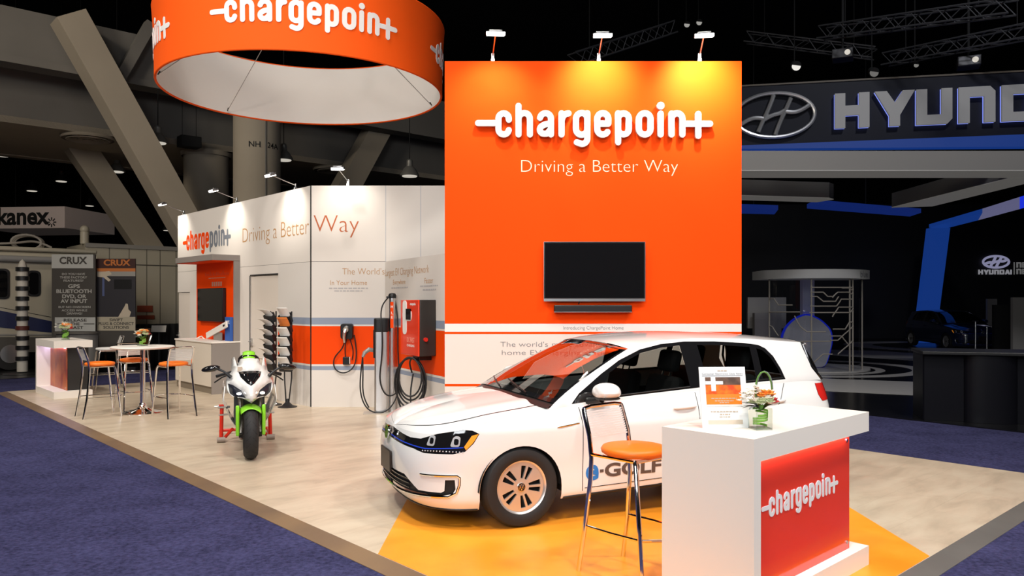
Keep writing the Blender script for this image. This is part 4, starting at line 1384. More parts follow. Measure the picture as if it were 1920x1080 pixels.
logo('printed_logo', 1.0, .003, frame((.075 + .63, rec - .001, .60), (1, 0, 0), (0, 0, 1)), [M_text], p)
M_poster = mat('faded_orange_poster', srgb(196, 104, 40), .4, noise=.55, nscale=3.5, ncol=srgb(150, 50, 40))
lc_o = Vector(G(101, 749)); 
lc_far = lc_o + DA * 1.5
t, p, rec = counter('reception_counter', lc_far, BRZ - pi / 2, 'white lit counter with dark end and orange poster front at the far left corner', 1.5, .64, 1.06, M_poster, mat('black_laminate', (.022, .02, .019), .5), rec=.24)
def on_counter(o, rz, x, y, z):
    return Vector(o) + Matrix.Rotation(rz, 3, 'Z') @ Vector((x, y, z))
# ------------------------------------------------------------------ bar stools
M_backmesh = mat('clear_ribbed_plastic', (.85, .82, .78), .25, alpha=.85)
M_whiteseat = mat('white_vinyl', (.75, .73, .70), .45)
def stool_parts(t, seat_m):
    """faces +y; the seat centre stands on the origin"""
    sw = .2
    for sx in (-1, 1):
        mb = MB()
        mb.tube([(sx * .225, -.285, 0), (sx * .215, -.235, .30), (sx * .198, -.20, .62), (sx * .195, -.195, .76), (sx * .193, -.215, .9), (sx * .19, -.262, 1.04), (sx * .185, -.272, 1.072)], .0155, 10)
        mb.build('leg', M_chrome, t)
        mb = MB()
        mb.tube([(sx * .22, .25, 0), (sx * .205, .215, .35), (sx * .185, .17, .75), (sx * .17, .15, .782)], .0155, 10)
        mb.build('leg', M_chrome, t)
    mb = MB(); mb.tube([(-.185, -.272, 1.072), (-.12, -.275, 1.082), (.12, -.275, 1.082), (.185, -.272, 1.072)], .0125, 10); mb.build('top_rail', M_chrome, t)
    mb = MB(); mb.tube([(-.197, -.196, .782), (-.18, .15, .782), (-.12, .172, .782), (.12, .172, .782), (.18, .15, .782), (.197, -.196, .782)], .011, 8); mb.build('seat_frame', M_chrome, t)
    mb = MB()
    mb.tube([(-.213, -.235, .31), (-.22, .0, .31), (-.206, .217, .31), (-.1, .30, .31), (.1, .30, .31), (.206, .217, .31), (.22, 0, .31), (.213, -.235, .31)], .009, 8)
    mb.build('foot_rail', M_chrome, t)
    mb = MB(); mb.lathe([(0, .789), (.19, .789), (.21, .802), (.215, .822), (.203, .84), (.15, .85), (0, .856)], 40); mb.build('seat', seat_m, t, smooth=60)
    mb = MB()
    for i in range(12):
        z = .885 + i * .0148; y = -.208 - (z - .88) / .18 * .055
        mb.box(-.186, .186, y - .003, y + .003, z - .0052, z + .0052)
    for x in (-.1, .1):
        mb.box(x - .004, x + .004, -.262, -.204, .86, 1.05) if False else None
    b = mb.build('backrest', M_backmesh, t, smooth=0)
def stool(loc, face, label, group='chrome bar stools around the tall table', seat_m=None):
    rz = math.atan2(face[1], face[0]) - pi / 2
    t = thing('bar_stool', label, 'stool', (loc[0], loc[1], 0), rz, group)
    stool_parts(t, seat_m or M_seat)
    return t
st0 = stool((-6.42, 12.08), (DB.x, DB.y), 'orange-seated chrome bar stool left of the tall round table, next to the far counter')
def stool_copy(loc, face, label):
    c = dup(st0, (loc[0], loc[1], 0), math.atan2(face[1], face[0]) - pi / 2, label)
    return c
stool_copy((-6.29, 12.9), (-DA.x, -DA.y), 'orange-seated chrome bar stool behind the tall round table')
stool_copy((-5.28, 12.1), (-.72, .60), 'orange-seated chrome bar stool right of the tall round table, nearest the demo niche')
fs = Vector((.651, 5.225, 0)) + Vector((.64, -.735, 0)) * .225
c = stool_copy((fs.x, fs.y), (.66, -.75), 'orange-seated chrome bar stool drawn up to the reception counter in front of the car')
del c['group']
w1 = stool((-8.30, 15.9), (-.75, -.55), 'white-seated chrome bar stool behind the far counter, nearer the viewer', 'white-seated bar stools behind the far counter', M_whiteseat)
dup(w1, (-7.88, 16.3, 0), math.atan2(-.4, -.85) - pi / 2, 'white-seated chrome bar stool behind the far counter, farther from the viewer')
# ------------------------------------------------------------------ tall round table
t = thing('bar_table', 'tall round white table on a chrome column', 'table', (-5.93, 12.45, 0))
mb = MB(); mb.lathe([(0, 1.03), (.42, 1.03), (.468, 1.042), (.475, 1.057), (.466, 1.07), (0, 1.072)], 56); mb.build('tabletop', M_white, t, smooth=50)
mb = MB(); mb.lathe([(.045, .06), (.042, .16), (.038, .3), (.038, 1.03)], 24); mb.build('column', M_chrome, t)
mb = MB(); mb.lathe([(.31, 0), (.31, .012), (.26, .03), (.12, .06), (.06, .10), (.05, .16), (0, .16)], 48); mb.build('base', M_chrome, t, smooth=60)
# ------------------------------------------------------------------ flowers
M_leaf = mat('leaf_green', srgb(104, 150, 66), .6, noise=.3, nscale=20)
M_leafg = mat('grey_leaf', srgb(128, 132, 130), .6)
M_fo = mat('orange_petals', srgb(244, 150, 60), .6)
M_fw = mat('cream_petals', srgb(246, 240, 226), .6)
M_fr = mat('red_petals', srgb(190, 44, 52), .6)
M_fp = mat('pale_green_petals', srgb(196, 204, 160), .6)
M_vase = glass_mat('vase_glass', (.93, .96, .94), 1.5)
def blossom(mb, c, r, n=7, layers=2):
    c = Vector(c)
    for l in range(layers):
        for i in range(n):
            a = 2 * pi * (i + .5 * l) / n + random.random() * .3
            tilt = .35 + .5 * l
            d = Vector((math.cos(a) * math.cos(tilt), math.sin(a) * math.cos(tilt), math.sin(tilt)))
            p = c + d * r * .55
            M = frame(p, d, Vector((-math.sin(a), math.cos(a), 0)))
            mb.ell((0, 0, 0), (r * .5, r * .3, r * .1), 8, 6, 0, M)
    mb.ell((c.x, c.y, c.z + r * .25), r * .25, 8, 6)
def leaf(mb, p0, p1, w):
    p0, p1 = Vector(p0), Vector(p1); d = p1 - p0
    side_ = d.cross(Vector((0, 0, 1)));
    side_ = side_.normalized() if side_.length > 1e-6 else Vector((1, 0, 0))
    up = side_.cross(d).normalized()
    vs, fsx = [], []
    n = 6
    for i in range(n + 1):
        u = i / n; ww = w * math.sin(pi * min(u * .9 + .08, 1)); c = p0 + d * u + up * (math.sin(pi * u) * d.length * .12)
        vs += [c - side_ * ww, c + up * ww * -.25, c + side_ * ww]
    for i in range(n):
        for k in (0, 1): fsx.append((3 * i + k, 3 * i + k + 1, 3 * i + k + 4, 3 * i + k + 3))
    mb.add(vs, fsx); mb.add([v + up * -.0012 for v in vs], [f[::-1] for f in fsx])
def flowers(loc, rz, label, s=1., loop=True, sq=True, dome=False):
    t = thing('flower_vase', label, 'flowers', loc, rz)
    w, hh = .05 * s, .125 * s
    mb = MB()
    if sq:
        for k in range(4):
            M = Matrix.Rotation(pi / 2 * k, 4, 'Z'); mb.box(-w, w, -w, -w + .004 * s, 0, hh, 0, M)
        mb.box(-w, w, -w, w, 0, .01 * s)
    else:
        mb.lathe([(0, 0), (w, 0), (w * 1.05, hh), (w * .97, hh), (w * .92, .01), (0, .01)], 24)
    mb.build('glass_vase', M_vase, t, smooth=0)
    mb = MB()
    for k in range(5):
        a0 = k * 1.3
        mb.grid(lambda u, v: ((w * .86) * (math.cos(a0 + u * 4.2)), (w * .86) * math.sin(a0 + u * 4.2), (.012 + k * .021 + .02 * u) * s + v * .013 * s), 14, 1)
    mb.build('leaf_wrap', mat('wrapped_leaf', srgb(150, 200, 84), .5), t, solid=.001)
    mb = MB()
    for k in range(11 if not dome else 9):
        a = random.random() * 2 * pi; r = (.04 + random.random() * .05) * s
        leaf(mb, (.01 * math.cos(a), .01 * math.sin(a), hh * .9), (r * math.cos(a), r * math.sin(a), hh + (.0 + random.random() * .05) * s), .012 * s)
    mb.build('foliage', M_leaf, t)
    mb = MB()
    for k in range(5):
        a = 2.6 + k * .25; leaf(mb, (0, 0, hh), (.11 * s * math.cos(a), .11 * s * math.sin(a), hh + (.0 + .03 * (k % 2)) * s), .014 * s)
    mb.build('grey_leaf', M_leafg, t)
    spots = [((.02, -.03, .075), .030, M_fo), ((.055, -.01, .07), .026, M_fo), ((.06, -.035, .03), .028, M_fr), ((.03, -.055, .035), .024, M_fp), ((.07, .02, .045), .024, M_fp), ((.0, .03, .08), .026, M_fw), ((.04, .05, .07), .024, M_fo), ((-.01, -.05, .04), .022, M_fp)]
    for q, r, m in spots:
        mb = MB(); blossom(mb, (q[0] * s, q[1] * s, hh + q[2] * s), r * s * 1.45); mb.build('blossom', m, t)
    for k in range(22 if dome else 9):
        a = random.random() * 2 * pi; e = random.random() ** .6; rr_ = (.075 if dome else .06) * s
        mb = MB(); blossom(mb, (rr_ * e * math.cos(a) + (0 if dome else .02 * s), rr_ * e * math.sin(a), hh + (.02 + .07 * (1 - e * e)) * s), (.031 + .009 * random.random()) * s); mb.build('blossom', random.choice((M_fo, M_fo, M_fw, M_fp) if dome else (M_fo, M_fw, M_fp, M_fw)), t)
    mb = MB()
    for k in range(34 if not dome else 6):
        u = random.random()
        mb = MB(); blossom(mb, ((-.02 - .12 * u) * s, (-.03 + .04 * random.random() - .02 * u) * s, hh + (.09 - .05 * u + .05 * random.random()) * s), .019 * s, 5, 1); mb.build('orchid_bloom', M_fw, t)
    if loop:
        for q, m in ((0, M_leaf), (.012, M_leafg)):
            mb = MB(); mb.tube([(.02 * s + q + .052 * s * math.cos(R(200 - i * 22)), q, hh + .10 * s + .11 * s * math.sin(R(200 - i * 22))) for i in range(10)], .0045 * s, 6); mb.build('grass_loop', m, t)
    return t
zc = 1.036
p = G(1425, 806, zc)
flowers((p[0] + .012, p[1] + .03, zc), R(10), 'small square glass vase of orange and white flowers on the reception counter', 1.0)
p = on_counter(lc_far, BRZ - pi / 2, 1.0, .3, 1.06)
flowers((p.x, p.y, 1.06), R(30), 'low vase of orange and cream flowers on the far lit counter', 1.35, False, True, True)
flowers((-5.93, 12.45, 1.072), R(60), 'small vase of orange flowers on the tall round table', 1.15, False, True, True)
# ------------------------------------------------------------------ sign holder on the counter
pa, pb = Vector(G(1319, 804, zc)), Vector(G(1407, 803, zc))
t = thing('award_notice', 'white framed award notice leaning upright on the reception counter', 'sign', ((pa.x + pb.x) / 2, (pa.y + pb.y) / 2 + .02, zc), math.atan2(pb.y - pa.y, pb.x - pa.x))
fw = (pb - pa).length / 2; fh = .362
Ml = trs((0, 0, 0), (R(-12), 0, 0))
mb = MB(); mb.box(-fw, fw, 0, .006, .0, fh, 0, Ml); mb.build('board', mat('white_board', (.86, .86, .86), .4), t, smooth=0)
mb = MB(); mb.box(-fw * .35, fw * .35, 0.0, .004, 0, fh * .62, 0, trs((0, .115, .0), (R(9), 0, 0))); mb.build('easel_back', M_white, t)
def sp(x0, x1, z0, z1, nm, m, d=.0015):
    mb = MB(); mb.box(-fw + x0 * 2 * fw, -fw + x1 * 2 * fw, -d, 0, z0 * fh, z1 * fh, 0, Ml); return mb.build(nm, m, t, smooth=0)
sp(.12, .88, .55, .70, 'picture', mat('soup_orange', srgb(240, 120, 30), .4, noise=.3, nscale=30, ncol=srgb(226, 70, 20)))
sp(.12, .88, .70, .83, 'picture', mat('dark_photo', srgb(112, 84, 70), .4, noise=.5, nscale=25))
sp(.12, .88, .38, .55, 'picture', mat('orange_photo', srgb(246, 130, 40), .4))
sp(.12, .88, .35, .38, 'picture_edge', M_pale)
sp(.24, .34, .60, .83, 'plus_mark', M_text, .0022); sp(.12, .50, .71, .765, 'plus_mark', M_text, .0026)
sp(.13, .87, .06, .13, 'picture_edge', mat('sand_photo', srgb(206, 190, 172), .5))
sp(.06, .94, .848, .856, 'rule', M_tgrey)
def stx(st, cap, w, z, m, b=0):
    ftext('printed_text', st, cap, w * 2 * fw, m, Ml @ frame((0, -.003, z * fh), (1, 0, 0), (0, 0, 1)), t, b, depth=.0001)
stx('Consumer Electronics Daily News', .012, .88, .885, M_tgrey)
mb = MB()
for z, w in ((.935, .2), (.48, .55), (.44, .4), (.41, .2), (.265, .6), (.22, .22), (.18, .25)):
    x = -w * fw
    while x < w * fw - .004:
        l = min(random.uniform(.008, .02), w * fw - x)
        mb.box(x, x + l, -.0024, -.0012, z * fh - .003, z * fh + .003, 0, Ml); x += l + .004
mb.build('fine_print', mat('tan_fine_print', srgb(190, 170, 150), .5), t, smooth=0)
# ------------------------------------------------------------------ brochure racks by the door
M_paper = mat('white_paper', (.80, .77, .73), .6)
def rack(loc, rz, label, first):
    t = thing('brochure_rack', label, 'rack', loc, rz, 'black brochure racks')
    mb = MB(); mb.lathe([(.16, 0), (.16, .012), (.09, .03), (.03, .09), (.022, .14), (0, .14)], 28); mb.build('base', M_black, t)
    for sx in (-.07, .07):
        mb = MB(); mb.cyl((sx * .4, 0, .08), (sx, .02, .5), .012, n=8); mb.cyl((sx, .02, .5), (sx, .02, 1.62), .012, n=8); mb.build('post', M_black, t)
    for k in range(6):
        z = .62 + k * .165
        Mp = trs((0, -.03, z), (R(22), 0, 0))
        mb = MB(); mb.box(-.115, .115, -.035, -.03, 0, .11, 0, Mp); mb.box(-.115, .115, -.035, .03, -.005, 0, 0, Mp); mb.box(-.115, -.11, -.035, .03, 0, .12, 0, Mp); mb.box(.11, .115, -.035, .03, 0, .12, 0, Mp); mb.box(-.115, .115, .026, .03, 0, .16, 0, Mp)
        mb.build('pocket', M_black, t, smooth=0)
    return t
def brochures(loc, rz, which, lean):
    for k in range(6):
        z = .62 + k * .165
        Mp = Matrix.Translation(loc) @ Matrix.Rotation(rz, 4, 'Z') @ trs((0, -.03, z), (R(22), 0, 0))
        mb = MB()
        mb.grid(lambda u, v: (-.1 + .2 * u, .0 - (lean * max(0, v - .35) ** 2), .004 + .27 * v), 2, 8)
        m = M_paper if k != 4 or lean > .2 else mat('orange_leaflet', srgb(230, 130, 60), .5)
        o = mb.build('brochure', m, None, solid=.004)
        o.matrix_world = Mp
        lv = ('lowest', 'second lowest', 'third lowest', 'third highest', 'second highest', 'top')[k]
        tag(o, ('orange-printed' if k == 4 and lean < .2 else 'white') + ' brochure in the %s pocket of the %s rack' % (lv, which), 'brochure', 'brochures in the black racks')
r1, r2 = Vector((-4.14, 13.40, 0)), Vector((-3.80, 13.12, 0))
rz1, rz2 = R(-33), R(-18)
rack(r1, rz1, 'black floor rack of brochures nearer the white door', True); brochures(r1, rz1, 'black floor', .3)
rack(r2, rz2, 'black floor rack of brochures nearer the grey and orange stripes', False); brochures(r2, rz2, 'striped-side', .1)
# ------------------------------------------------------------------ charging equipment
M_cable = mat('black_cable', (.012, .012, .013), .5)
def curve(pts, n=8):
    """smooth line through points"""
    f, _, L = spline([tuple(p) for p in pts])
    k = n * (len(pts) - 1)
    return [Vector(f(L * i / k)) for i in range(k + 1)]
def wpt(px, py, Y): return Vector(W(px, py, Y))
# home charger on the white wall
YW = 13.14
o = wpt(652, 621, YW)
t = thing('home_charger', 'black home charger with looped cable on the orange band of the white wall', 'charger', o)
def loc_(px, py, dy): return wpt(px, py, YW - dy) - o
mb = MB(); mb.prism(rounded([(-.105, -.13), (.105, -.13), (.105, .13), (-.105, .13)], .05), 0.001, .10, 0, frame((0, 0, 0), (1, 0, 0), (0, 0, 1))); mb.build('housing', M_black, t, bevel=.012)
mb = MB(); mb.cyl((.0, -.10, .05), (.0, -.17, .03), .052, .045, n=20); mb.tube([(0, -.16, .03), (-.01, -.2, -.02), (-.02, -.19, -.1), (-.02, -.16, -.18)], [.03, .03, .025, .02], 10); mb.build('plug_gun', M_steel, t)
mb = MB(); mb.tube(curve([loc_(648, 632, .16), loc_(640, 655, .08), loc_(627, 672, .04), loc_(629, 692, .04), loc_(645, 699, .05), loc_(661, 690, .05), loc_(668, 665, .04), loc_(664, 628, .05)]), .011, 8); mb.build('cable', M_cable, t)
mb = MB(); mb.tube(curve([loc_(650, 634, .05), loc_(647, 655, .03), loc_(648, 670, .03)]), .009, 8); mb.tube(curve([loc_(655, 634, .06), loc_(662, 660, .03), loc_(660, 675, .03)]), .009, 8); mb.build('cable', M_cable, t)
q = loc_(650, 676, 0)
mb = MB(); mb.box(q.x - .055, q.x + .055, -.06, -.001, q.z - .065, q.z + .065); mb.build('socket_box', M_black, t, bevel=.01)
mb = MB(); mb.box(q.x + .055, q.x + .065, -.05, -.001, q.z - .05, q.z + .06); mb.build('socket_plate', M_white, t)
# pedestal with two aluminium columns
PY = 12.36
b0 = Vector(G(720, 775)); b0.y += .1
t = thing('charging_pedestal', 'twin aluminium charging pedestal with black cables standing before the wall corner', 'charger', b0, R(8))
mb = MB(); mb.box(-.34, .17, -.2, .13, 0, .012); mb.build('base_plate', mat('base_plate_grey', srgb(186, 176, 164), .4, .2), t)
mb = MB(); mb.prism(rounded([(-.16, -.10), (.05, -.10), (.05, .12), (-.16, .12)], .03), .012, 1.30); c = mb.build('short_column', M_alu, t, smooth=40)
mb = MB(); mb.box(-.165, -.158, -.08, .10, .02, .86); mb.build('side_cover', mat('smoked_grey', srgb(110, 98, 88), .4, .3), t)
mb = MB(); mb.prism(rounded([(-.175, -.115), (.06, -.115), (.06, .13), (-.175, .13)], .06), 1.30, 1.52); mb.box(-.185, -.155, -.09, .11, .88, 1.34); mb.build('holster_head', M_black, t, bevel=.02)
mb = MB(); mb.lathe([(.055, .012), (.055, 1.84), (0, 1.84)], 28, c=(.115, .02, 0)); mb.build('tall_column', M_alu, t)
mb = MB(); mb.lathe([(.062, 1.84), (.066, 1.88), (.05, 1.915), (0, 1.925)], 24, c=(.115, .02, 0)); mb.box(.02, .07, -.02, .05, 1.845, 1.87); mb.build('cap', M_black, t)
mb = MB(); mb.box(.085, .135, -.040, -.0365, 1.36, 1.78); lp = mb.build('logo_strip', M_orangep, t, smooth=0)
for st, z in (('H', 1.70), ('L', 1.60), ('E', 1.53)):
    text('printed_text', st, .06, M_text, frame((.11, -.0415, z), (1, 0, 0), (0, 0, 1)), lp, bold=.01)
mb = MB(); mb.tube([(-.17, -.03, 1.0), (-.25, -.06, 1.02), (-.32, -.08, .97), (-.35, -.09, .90)], [.03, .036, .032, .022], 10); mb.build('connector_gun', mat('silver_plastic', srgb(150, 148, 146), .35, .4), t)
gp = Vector((-.35, -.09, .90))
mb = MB(); mb.tube(curve([gp, (-.38, -.1, .62), (-.36, -.11, .25), (-.24, -.13, .06), (-.02, -.16, .03), (.12, -.14, .14), (.20, -.1, .32), (.21, -.05, .9), (.19, 0, 1.6), (.15, .02, 1.86)]), .011, 8); mb.build('cable', M_cable, t)
mb = MB(); mb.tube(curve([gp, (-.345, -.1, .6), (-.32, -.11, .25), (-.25, -.13, .1)]), .011, 8); mb.tube(curve([(.06, .02, 1.86), (-.03, -.03, 1.74), (-.05, -.13, 1.4), (-.06, -.14, .8), (-.05, -.15, .42), (.05, -.15, .29), (.15, -.1, .30), (.22, -.05, .45)]), .011, 8); mb.build('cable', M_cable, t)
# fast charger box on the wing panel; local x along the wing, -y out of it
u0 = 2.21
t = thing('fast_charger', 'red and black fast charger box with coiled cable on the angled panel', 'charger', WP0 + wd_ * u0, wrz)
bw, bd, z0, z1 = .72, .263, 1.0, 1.81
mb = MB(); mb.box(-bw, 0, -bd + .012, -.001, z0, z1); mb.build('housing', mat('charcoal_metal', (.03, .026, .023), .55), t, bevel=.012)
mb = MB(); mb.box(-bw, 0, -bd - .012, -bd + .011, z0, z1); fc = mb.build('front_cover', M_redp, t, bevel=.008)
mb = MB(); mb.prism(rounded([(-bw + .10, 1.30), (-bw + .26, 1.30), (-bw + .26, z1 - .01), (-bw + .10, z1 - .01)], .07), 0, .006, 0, frame((0, -bd - .012, 0), (1, 0, 0), (0, 0, 1)))
mb.prism(rounded([(-bw + .10, 1.50), (-bw + .46, 1.50), (-bw + .46, 1.66), (-bw + .10, 1.66)], .07), 0, .008, 0, frame((0, -bd - .012, 0), (1, 0, 0), (0, 0, 1))); mb.build('white_badge', M_text, fc)
mb = MB(); mb.box(-bw + .26, -bw + .44, -bd - .03, -bd - .012, 1.52, 1.68); mb.build('display', M_dglass, fc)
fm = lambda x, z: frame((x, -bd - .0135, z), (1, 0, 0), (0, 0, 1))
ftext('printed_text', 'DC FAST', .075, .30, mat('pink_print', srgb(250, 170, 150), .5), fm(-bw * .42, 1.22), fc)
ftext('printed_text', 'CHARGING', .035, .30, M_text, fm(-bw * .42, 1.14), fc, .01)
logo('printed_logo', .24, .001, fm(-bw * .3, 1.745), [M_text], fc)
mb = MB(); mb.cyl((0, -.17, 1.24), (.035, -.17, 1.24), .03, n=16); mb.build('stop_button', mat('red_button', (.7, .03, .02), .3), t)
mb = MB(); mb.box(-.42, -.16, -.20, -.001, .93, 1.0); mb.build('cable_hook', M_black, t, bevel=.01)
mb = MB()
for k, (rx, rz_, cx, cz) in enumerate(((.30, .34, -.30, .63), (.27, .31, -.27, .66), (.33, .36, -.34, .60), (.24, .28, -.22, .69), (.28, .42, -.26, .56))):
    mb.tube([(-.30 + .02 * k + .72 * rx * .62 * math.cos(2 * pi * i / 40), -.27 - .012 * k + .72 * rx * .78 * math.cos(2 * pi * i / 40), max(cz + rz_ * math.sin(2 * pi * i / 40), .03)) for i in range(40)], .013, 8, closed=True)
mb.tube(curve([(-.6, -.12, .70), (-.5, -.2, .4), (-.3, -.22, .12), (-.1, -.18, .03)]), .013, 8)
mb.tube(curve([(-.38, -.18, .97), (-.52, -.2, .9), (-.60, -.14, .72)]), .013, 8)
mb.build('cable', M_cable, t)
# ------------------------------------------------------------------ sport motorcycle, nose towards the viewer (local y runs back, x across)
M_bwhite = mat('pearl_white_paint', (.80, .78, .74), .25, coat=1.)
M_green = mat('lime_green_paint', srgb(132, 205, 40), .35, coat=.5)
M_lamp = mat('lit_headlamp', (1, 1, 1), .2, emit=5., ecol=(.92, .95, 1))
M_lampw = mat('lit_headlamp_warm', (1, .9, .8), .2, emit=8., ecol=(1, .86, .72))
M_fork = mat('fork_metal', srgb(150, 140, 132), .3, .8)
M_red = mat('red_enamel', srgb(206, 40, 18), .35)
bf = Vector(G(467, 862)); brz = math.atan2(.36, .93)
bike = thing('motorcycle', 'white and lime green sport motorcycle with lit headlights facing the viewer', 'motorcycle', (bf.x, bf.y + .05, 0), brz)
def bwheel(name, y, r, w, z):
    M = frame((0, y, z), (0, 1, 0), (0, 0, 1))
    mb = MB()
    prof = [(r - .105, -w * .36), (r - .08, -w * .47), (r - .045, -w * .5), (r - .02, -w * .38), (r - .004, -w * .2), (r, 0), (r - .004, w * .2), (r - .02, w * .38), (r - .045, w * .5), (r - .08, w * .47), (r - .105, w * .36)]
    mb.lathe(prof, 56, M=M, caps=False)
    ty = mb.build('tyre', M_tyre, bike)
    gm = MB()
    for i in range(22):
        a = 2 * pi * i / 22
        for s_ in (-1, 1):
            gm.tube([Matrix(M) @ Vector(((r - .0035 - .017 * (q / 4) ** 2) * math.cos(a + s_ * .02 + q * .05), (r - .0035 - .017 * (q / 4) ** 2) * math.sin(a + s_ * .02 + q * .05), s_ * w * (.05 + .33 * q / 4))) for q in range(5)], .0035, 4)
    gm.build('tread_groove', M_blackm, ty)
    rm = MB(); rm.lathe([(r - .105, -w * .36), (r - .125, -w * .2), (r - .125, w * .2), (r - .105, w * .36)], 40, M=M, caps=False)
    rm.cyl(M @ Vector((0, 0, -.04)), M @ Vector((0, 0, .04)), .04, n=16)
    for k in range(5):
        a = 2 * pi * k / 5
        rm.cyl(M @ Vector((.03 * math.cos(a), .03 * math.sin(a), 0)), M @ Vector(((r - .12) * math.cos(a + .15), (r - .12) * math.sin(a + .15), 0)), .018, .012, n=8)
    rm.build('rim', M_trimb, bike)
    for s_ in (-1, 1):
        d = MB(); d.lathe([(.10, s_ * .055), (.155, s_ * .055), (.155, s_ * .06), (.10, s_ * .06), (.10, s_ * .055)], 40, M=M, caps=False); d.build('brake_disc', M_steel, bike)
bwheel('front', .0, .30, .15, .30)
bwheel('rear', 1.43, .31, .19, .31)
for s_ in (-1, 1):
    mb = MB(); mb.cyl((s_ * .105, -.01, .30), (s_ * .105, .10, .62), .025, n=14); mb.cyl((s_ * .105, .10, .62), (s_ * .105, .24, .98), .029, n=14); mb.build('fork_leg', M_fork, bike)
    mb = MB(); mb.cyl((s_ * .08, 0, .30), (s_ * .15, 0, .30), .026, n=14); mb.box(*(sorted((s_ * .085, s_ * .125))), .03, .10, .24, .36); mb.build('brake_caliper', M_black, bike, bevel=.006)
# mudguard with fork guards
mb = MB()
mb.grid(lambda u, v: ((-.135 + .27 * u), -.355 * math.cos(R(18 + 92 * v)) * (1 - .0), .30 + .345 * math.sin(R(18 + 92 * v)) - .06 * (2 * u - 1) ** 2) if False else
        ((-.13 + .26 * u) * (1 - .15 * (1 - v)), .335 * math.cos(R(118 - 80 * v)), .30 + .335 * math.sin(R(118 - 80 * v)) - .055 * (2 * u - 1) ** 2 - .01), 14, 18)
fe = mb.build('mudguard', M_green, bike, smooth=80, solid=.006)
for s_ in (-1, 1):
    mb = MB(); mb.prism([(-.05, .27), (.02, .27), (.075, .60), (-.06, .62), (-.085, .5)], s_ * .12, s_ * .16, 0, frame((0, 0, 0), (0, 1, 0), (0, 0, 1)))
    mb.build('fork_guard', M_green, fe, bevel=.012)
# front fairing
hwz = smooth_tab([(.64, .19), (.70, .245), (.78, .27), (.88, .262), (.98, .225), (1.06, .19), (1.14, .165)])
yfz = smooth_tab([(.64, .05), (.70, .0), (.78, .03), (.88, .10), (.98, .19), (1.06, .27), (1.14, .34)])
def fair(x, z):
    q = min(abs(x) / hwz(z), 1.15)
    y = yfz(z) + .20 * q ** 2.2 + .10 * max(0, q - .8)
    y -= .11 * max(0, 1 - abs(x) / (.075 + .25 * max(0, z - .68))) * (1 if z < .86 else max(0, 1 - (z - .86) / .1))
    return [x, y - .10, z]
outl = [(0, .655), (.09, .70), (.20, .715), (.255, .78), (.262, .87), (.245, .93), (.20, .97), (.19, 1.11), (.165, 1.13), (.135, 1.03), (.10, 1.115), (0, 1.13)]
outl = outl + [(-x, z) for x, z in outl[-2:0:-1]]
scr = [(0, .845), (.04, .865), (.105, .925), (.125, .975), (.09, .985), (0, .99)]; scr = scr + [(-x, z) for x, z in scr[-2:0:-1]]
lampR = [(.055, .705), (.17, .708), (.225, .745), (.243, .85), (.19, .84), (.10, .785)]
lampL = [(-x, z) for x, z in lampR]
V_, R_ = panels(outl, [('screen', scr), ('lamp_r', lampR), ('lamp_l', lampL)], .03, .025)
def bsurf(name, tris, m, off=0., V=V_, par=bike, fn=fair):
    used = sorted({i for t_ in tris for i in t_}); ix = {i: k for k, i in enumerate(used)}
    mb = MB()
    P = []
    for i in used:
        p = Vector(fn(*V[i])); p.y -= off; P.append(p)
    fs = []
    for t_ in tris:
        f = tuple(ix[i] for i in t_); a, b, c = (P[k] for k in f[:3])
        if (b - a).cross(c - a).y > 0: f = f[::-1]
        fs.append(f)
    mb.add(P, fs)
    return mb.build(name, m, par, smooth=75, solid=.006)
fr_ = bsurf('front_fairing', R_['base'], M_bwhite)
ws = bsurf('windscreen', R_['screen'], M_gloss, .004)
for s_, k, lm_ in ((-1, 'lamp_l', M_lamp), (1, 'lamp_r', M_lampw)):
    lo = bsurf('headlight', R_[k], mat('dark_lamp_housing', (.015, .017, .025), .3), -.006)
    p = fair(s_ * .125, .75)
    mb = MB(); mb.ell((p[0], p[1] - .012, p[2]), (.027, .012, .015), 14, 8); mb.build('lamp_bulb', lm_, lo)
mb = MB()
p = fair(-.10, 1.005)
mb.box(-.135, -.085, p[1] - .02, p[1], .985, 1.035); mb.build('sticker', mat('sticker_tan', srgb(200, 180, 160), .5), fr_)
# green top plate and dark dash behind the fairing, tank, seat, tail
mb = MB(); mb.grid(lambda u, v: ((-.065 + .13 * u) * (1 - .35 * v * 0 + .1 * v), .36 + .10 * v, 1.10 + .10 * v - .02 * (2 * u - 1) ** 2), 8, 6); mb.build('dash_cowl', M_green, bike, solid=.008)
mb = MB(); mb.ell((0, .46, 1.085), (.125, .08, .085), 20, 12); mb.build('instrument_pod', M_gloss, bike)
def tank(u, v):
    a = 2 * pi * v; y = .42 + .62 * u
    w = lerp([(0, .10), (.25, .19), (.6, .19), (1, .10)], u); zt = lerp([(0, 1.02), (.3, 1.09), (.7, 1.02), (1, .86)], u)
    return (w * math.cos(a), y, .80 + (zt - .80) * math.sin(a) if math.sin(a) > 0 else .80 + .14 * math.sin(a))
mb = MB(); mb.grid(tank, 14, 28); mb.build('tank', M_bwhite, bike, smooth=80)
mb = MB(); mb.grid(lambda u, v: (lerp([(0, .12), (.5, .15), (1, .09)], u) * math.cos(2 * pi * v), 1.0 + .55 * u, .84 + .14 * u + .05 * math.sin(2 * pi * v)), 10, 20); mb.build('seat', M_black, bike, smooth=80)
mb = MB(); mb.grid(lambda u, v: ((.12 - .07 * u) * math.cos(2 * pi * v), 1.38 + .42 * u, .93 + .13 * u + (.07 - .04 * u) * math.sin(2 * pi * v)), 10, 20); mb.build('tail_cowl', M_bwhite, bike, smooth=80)
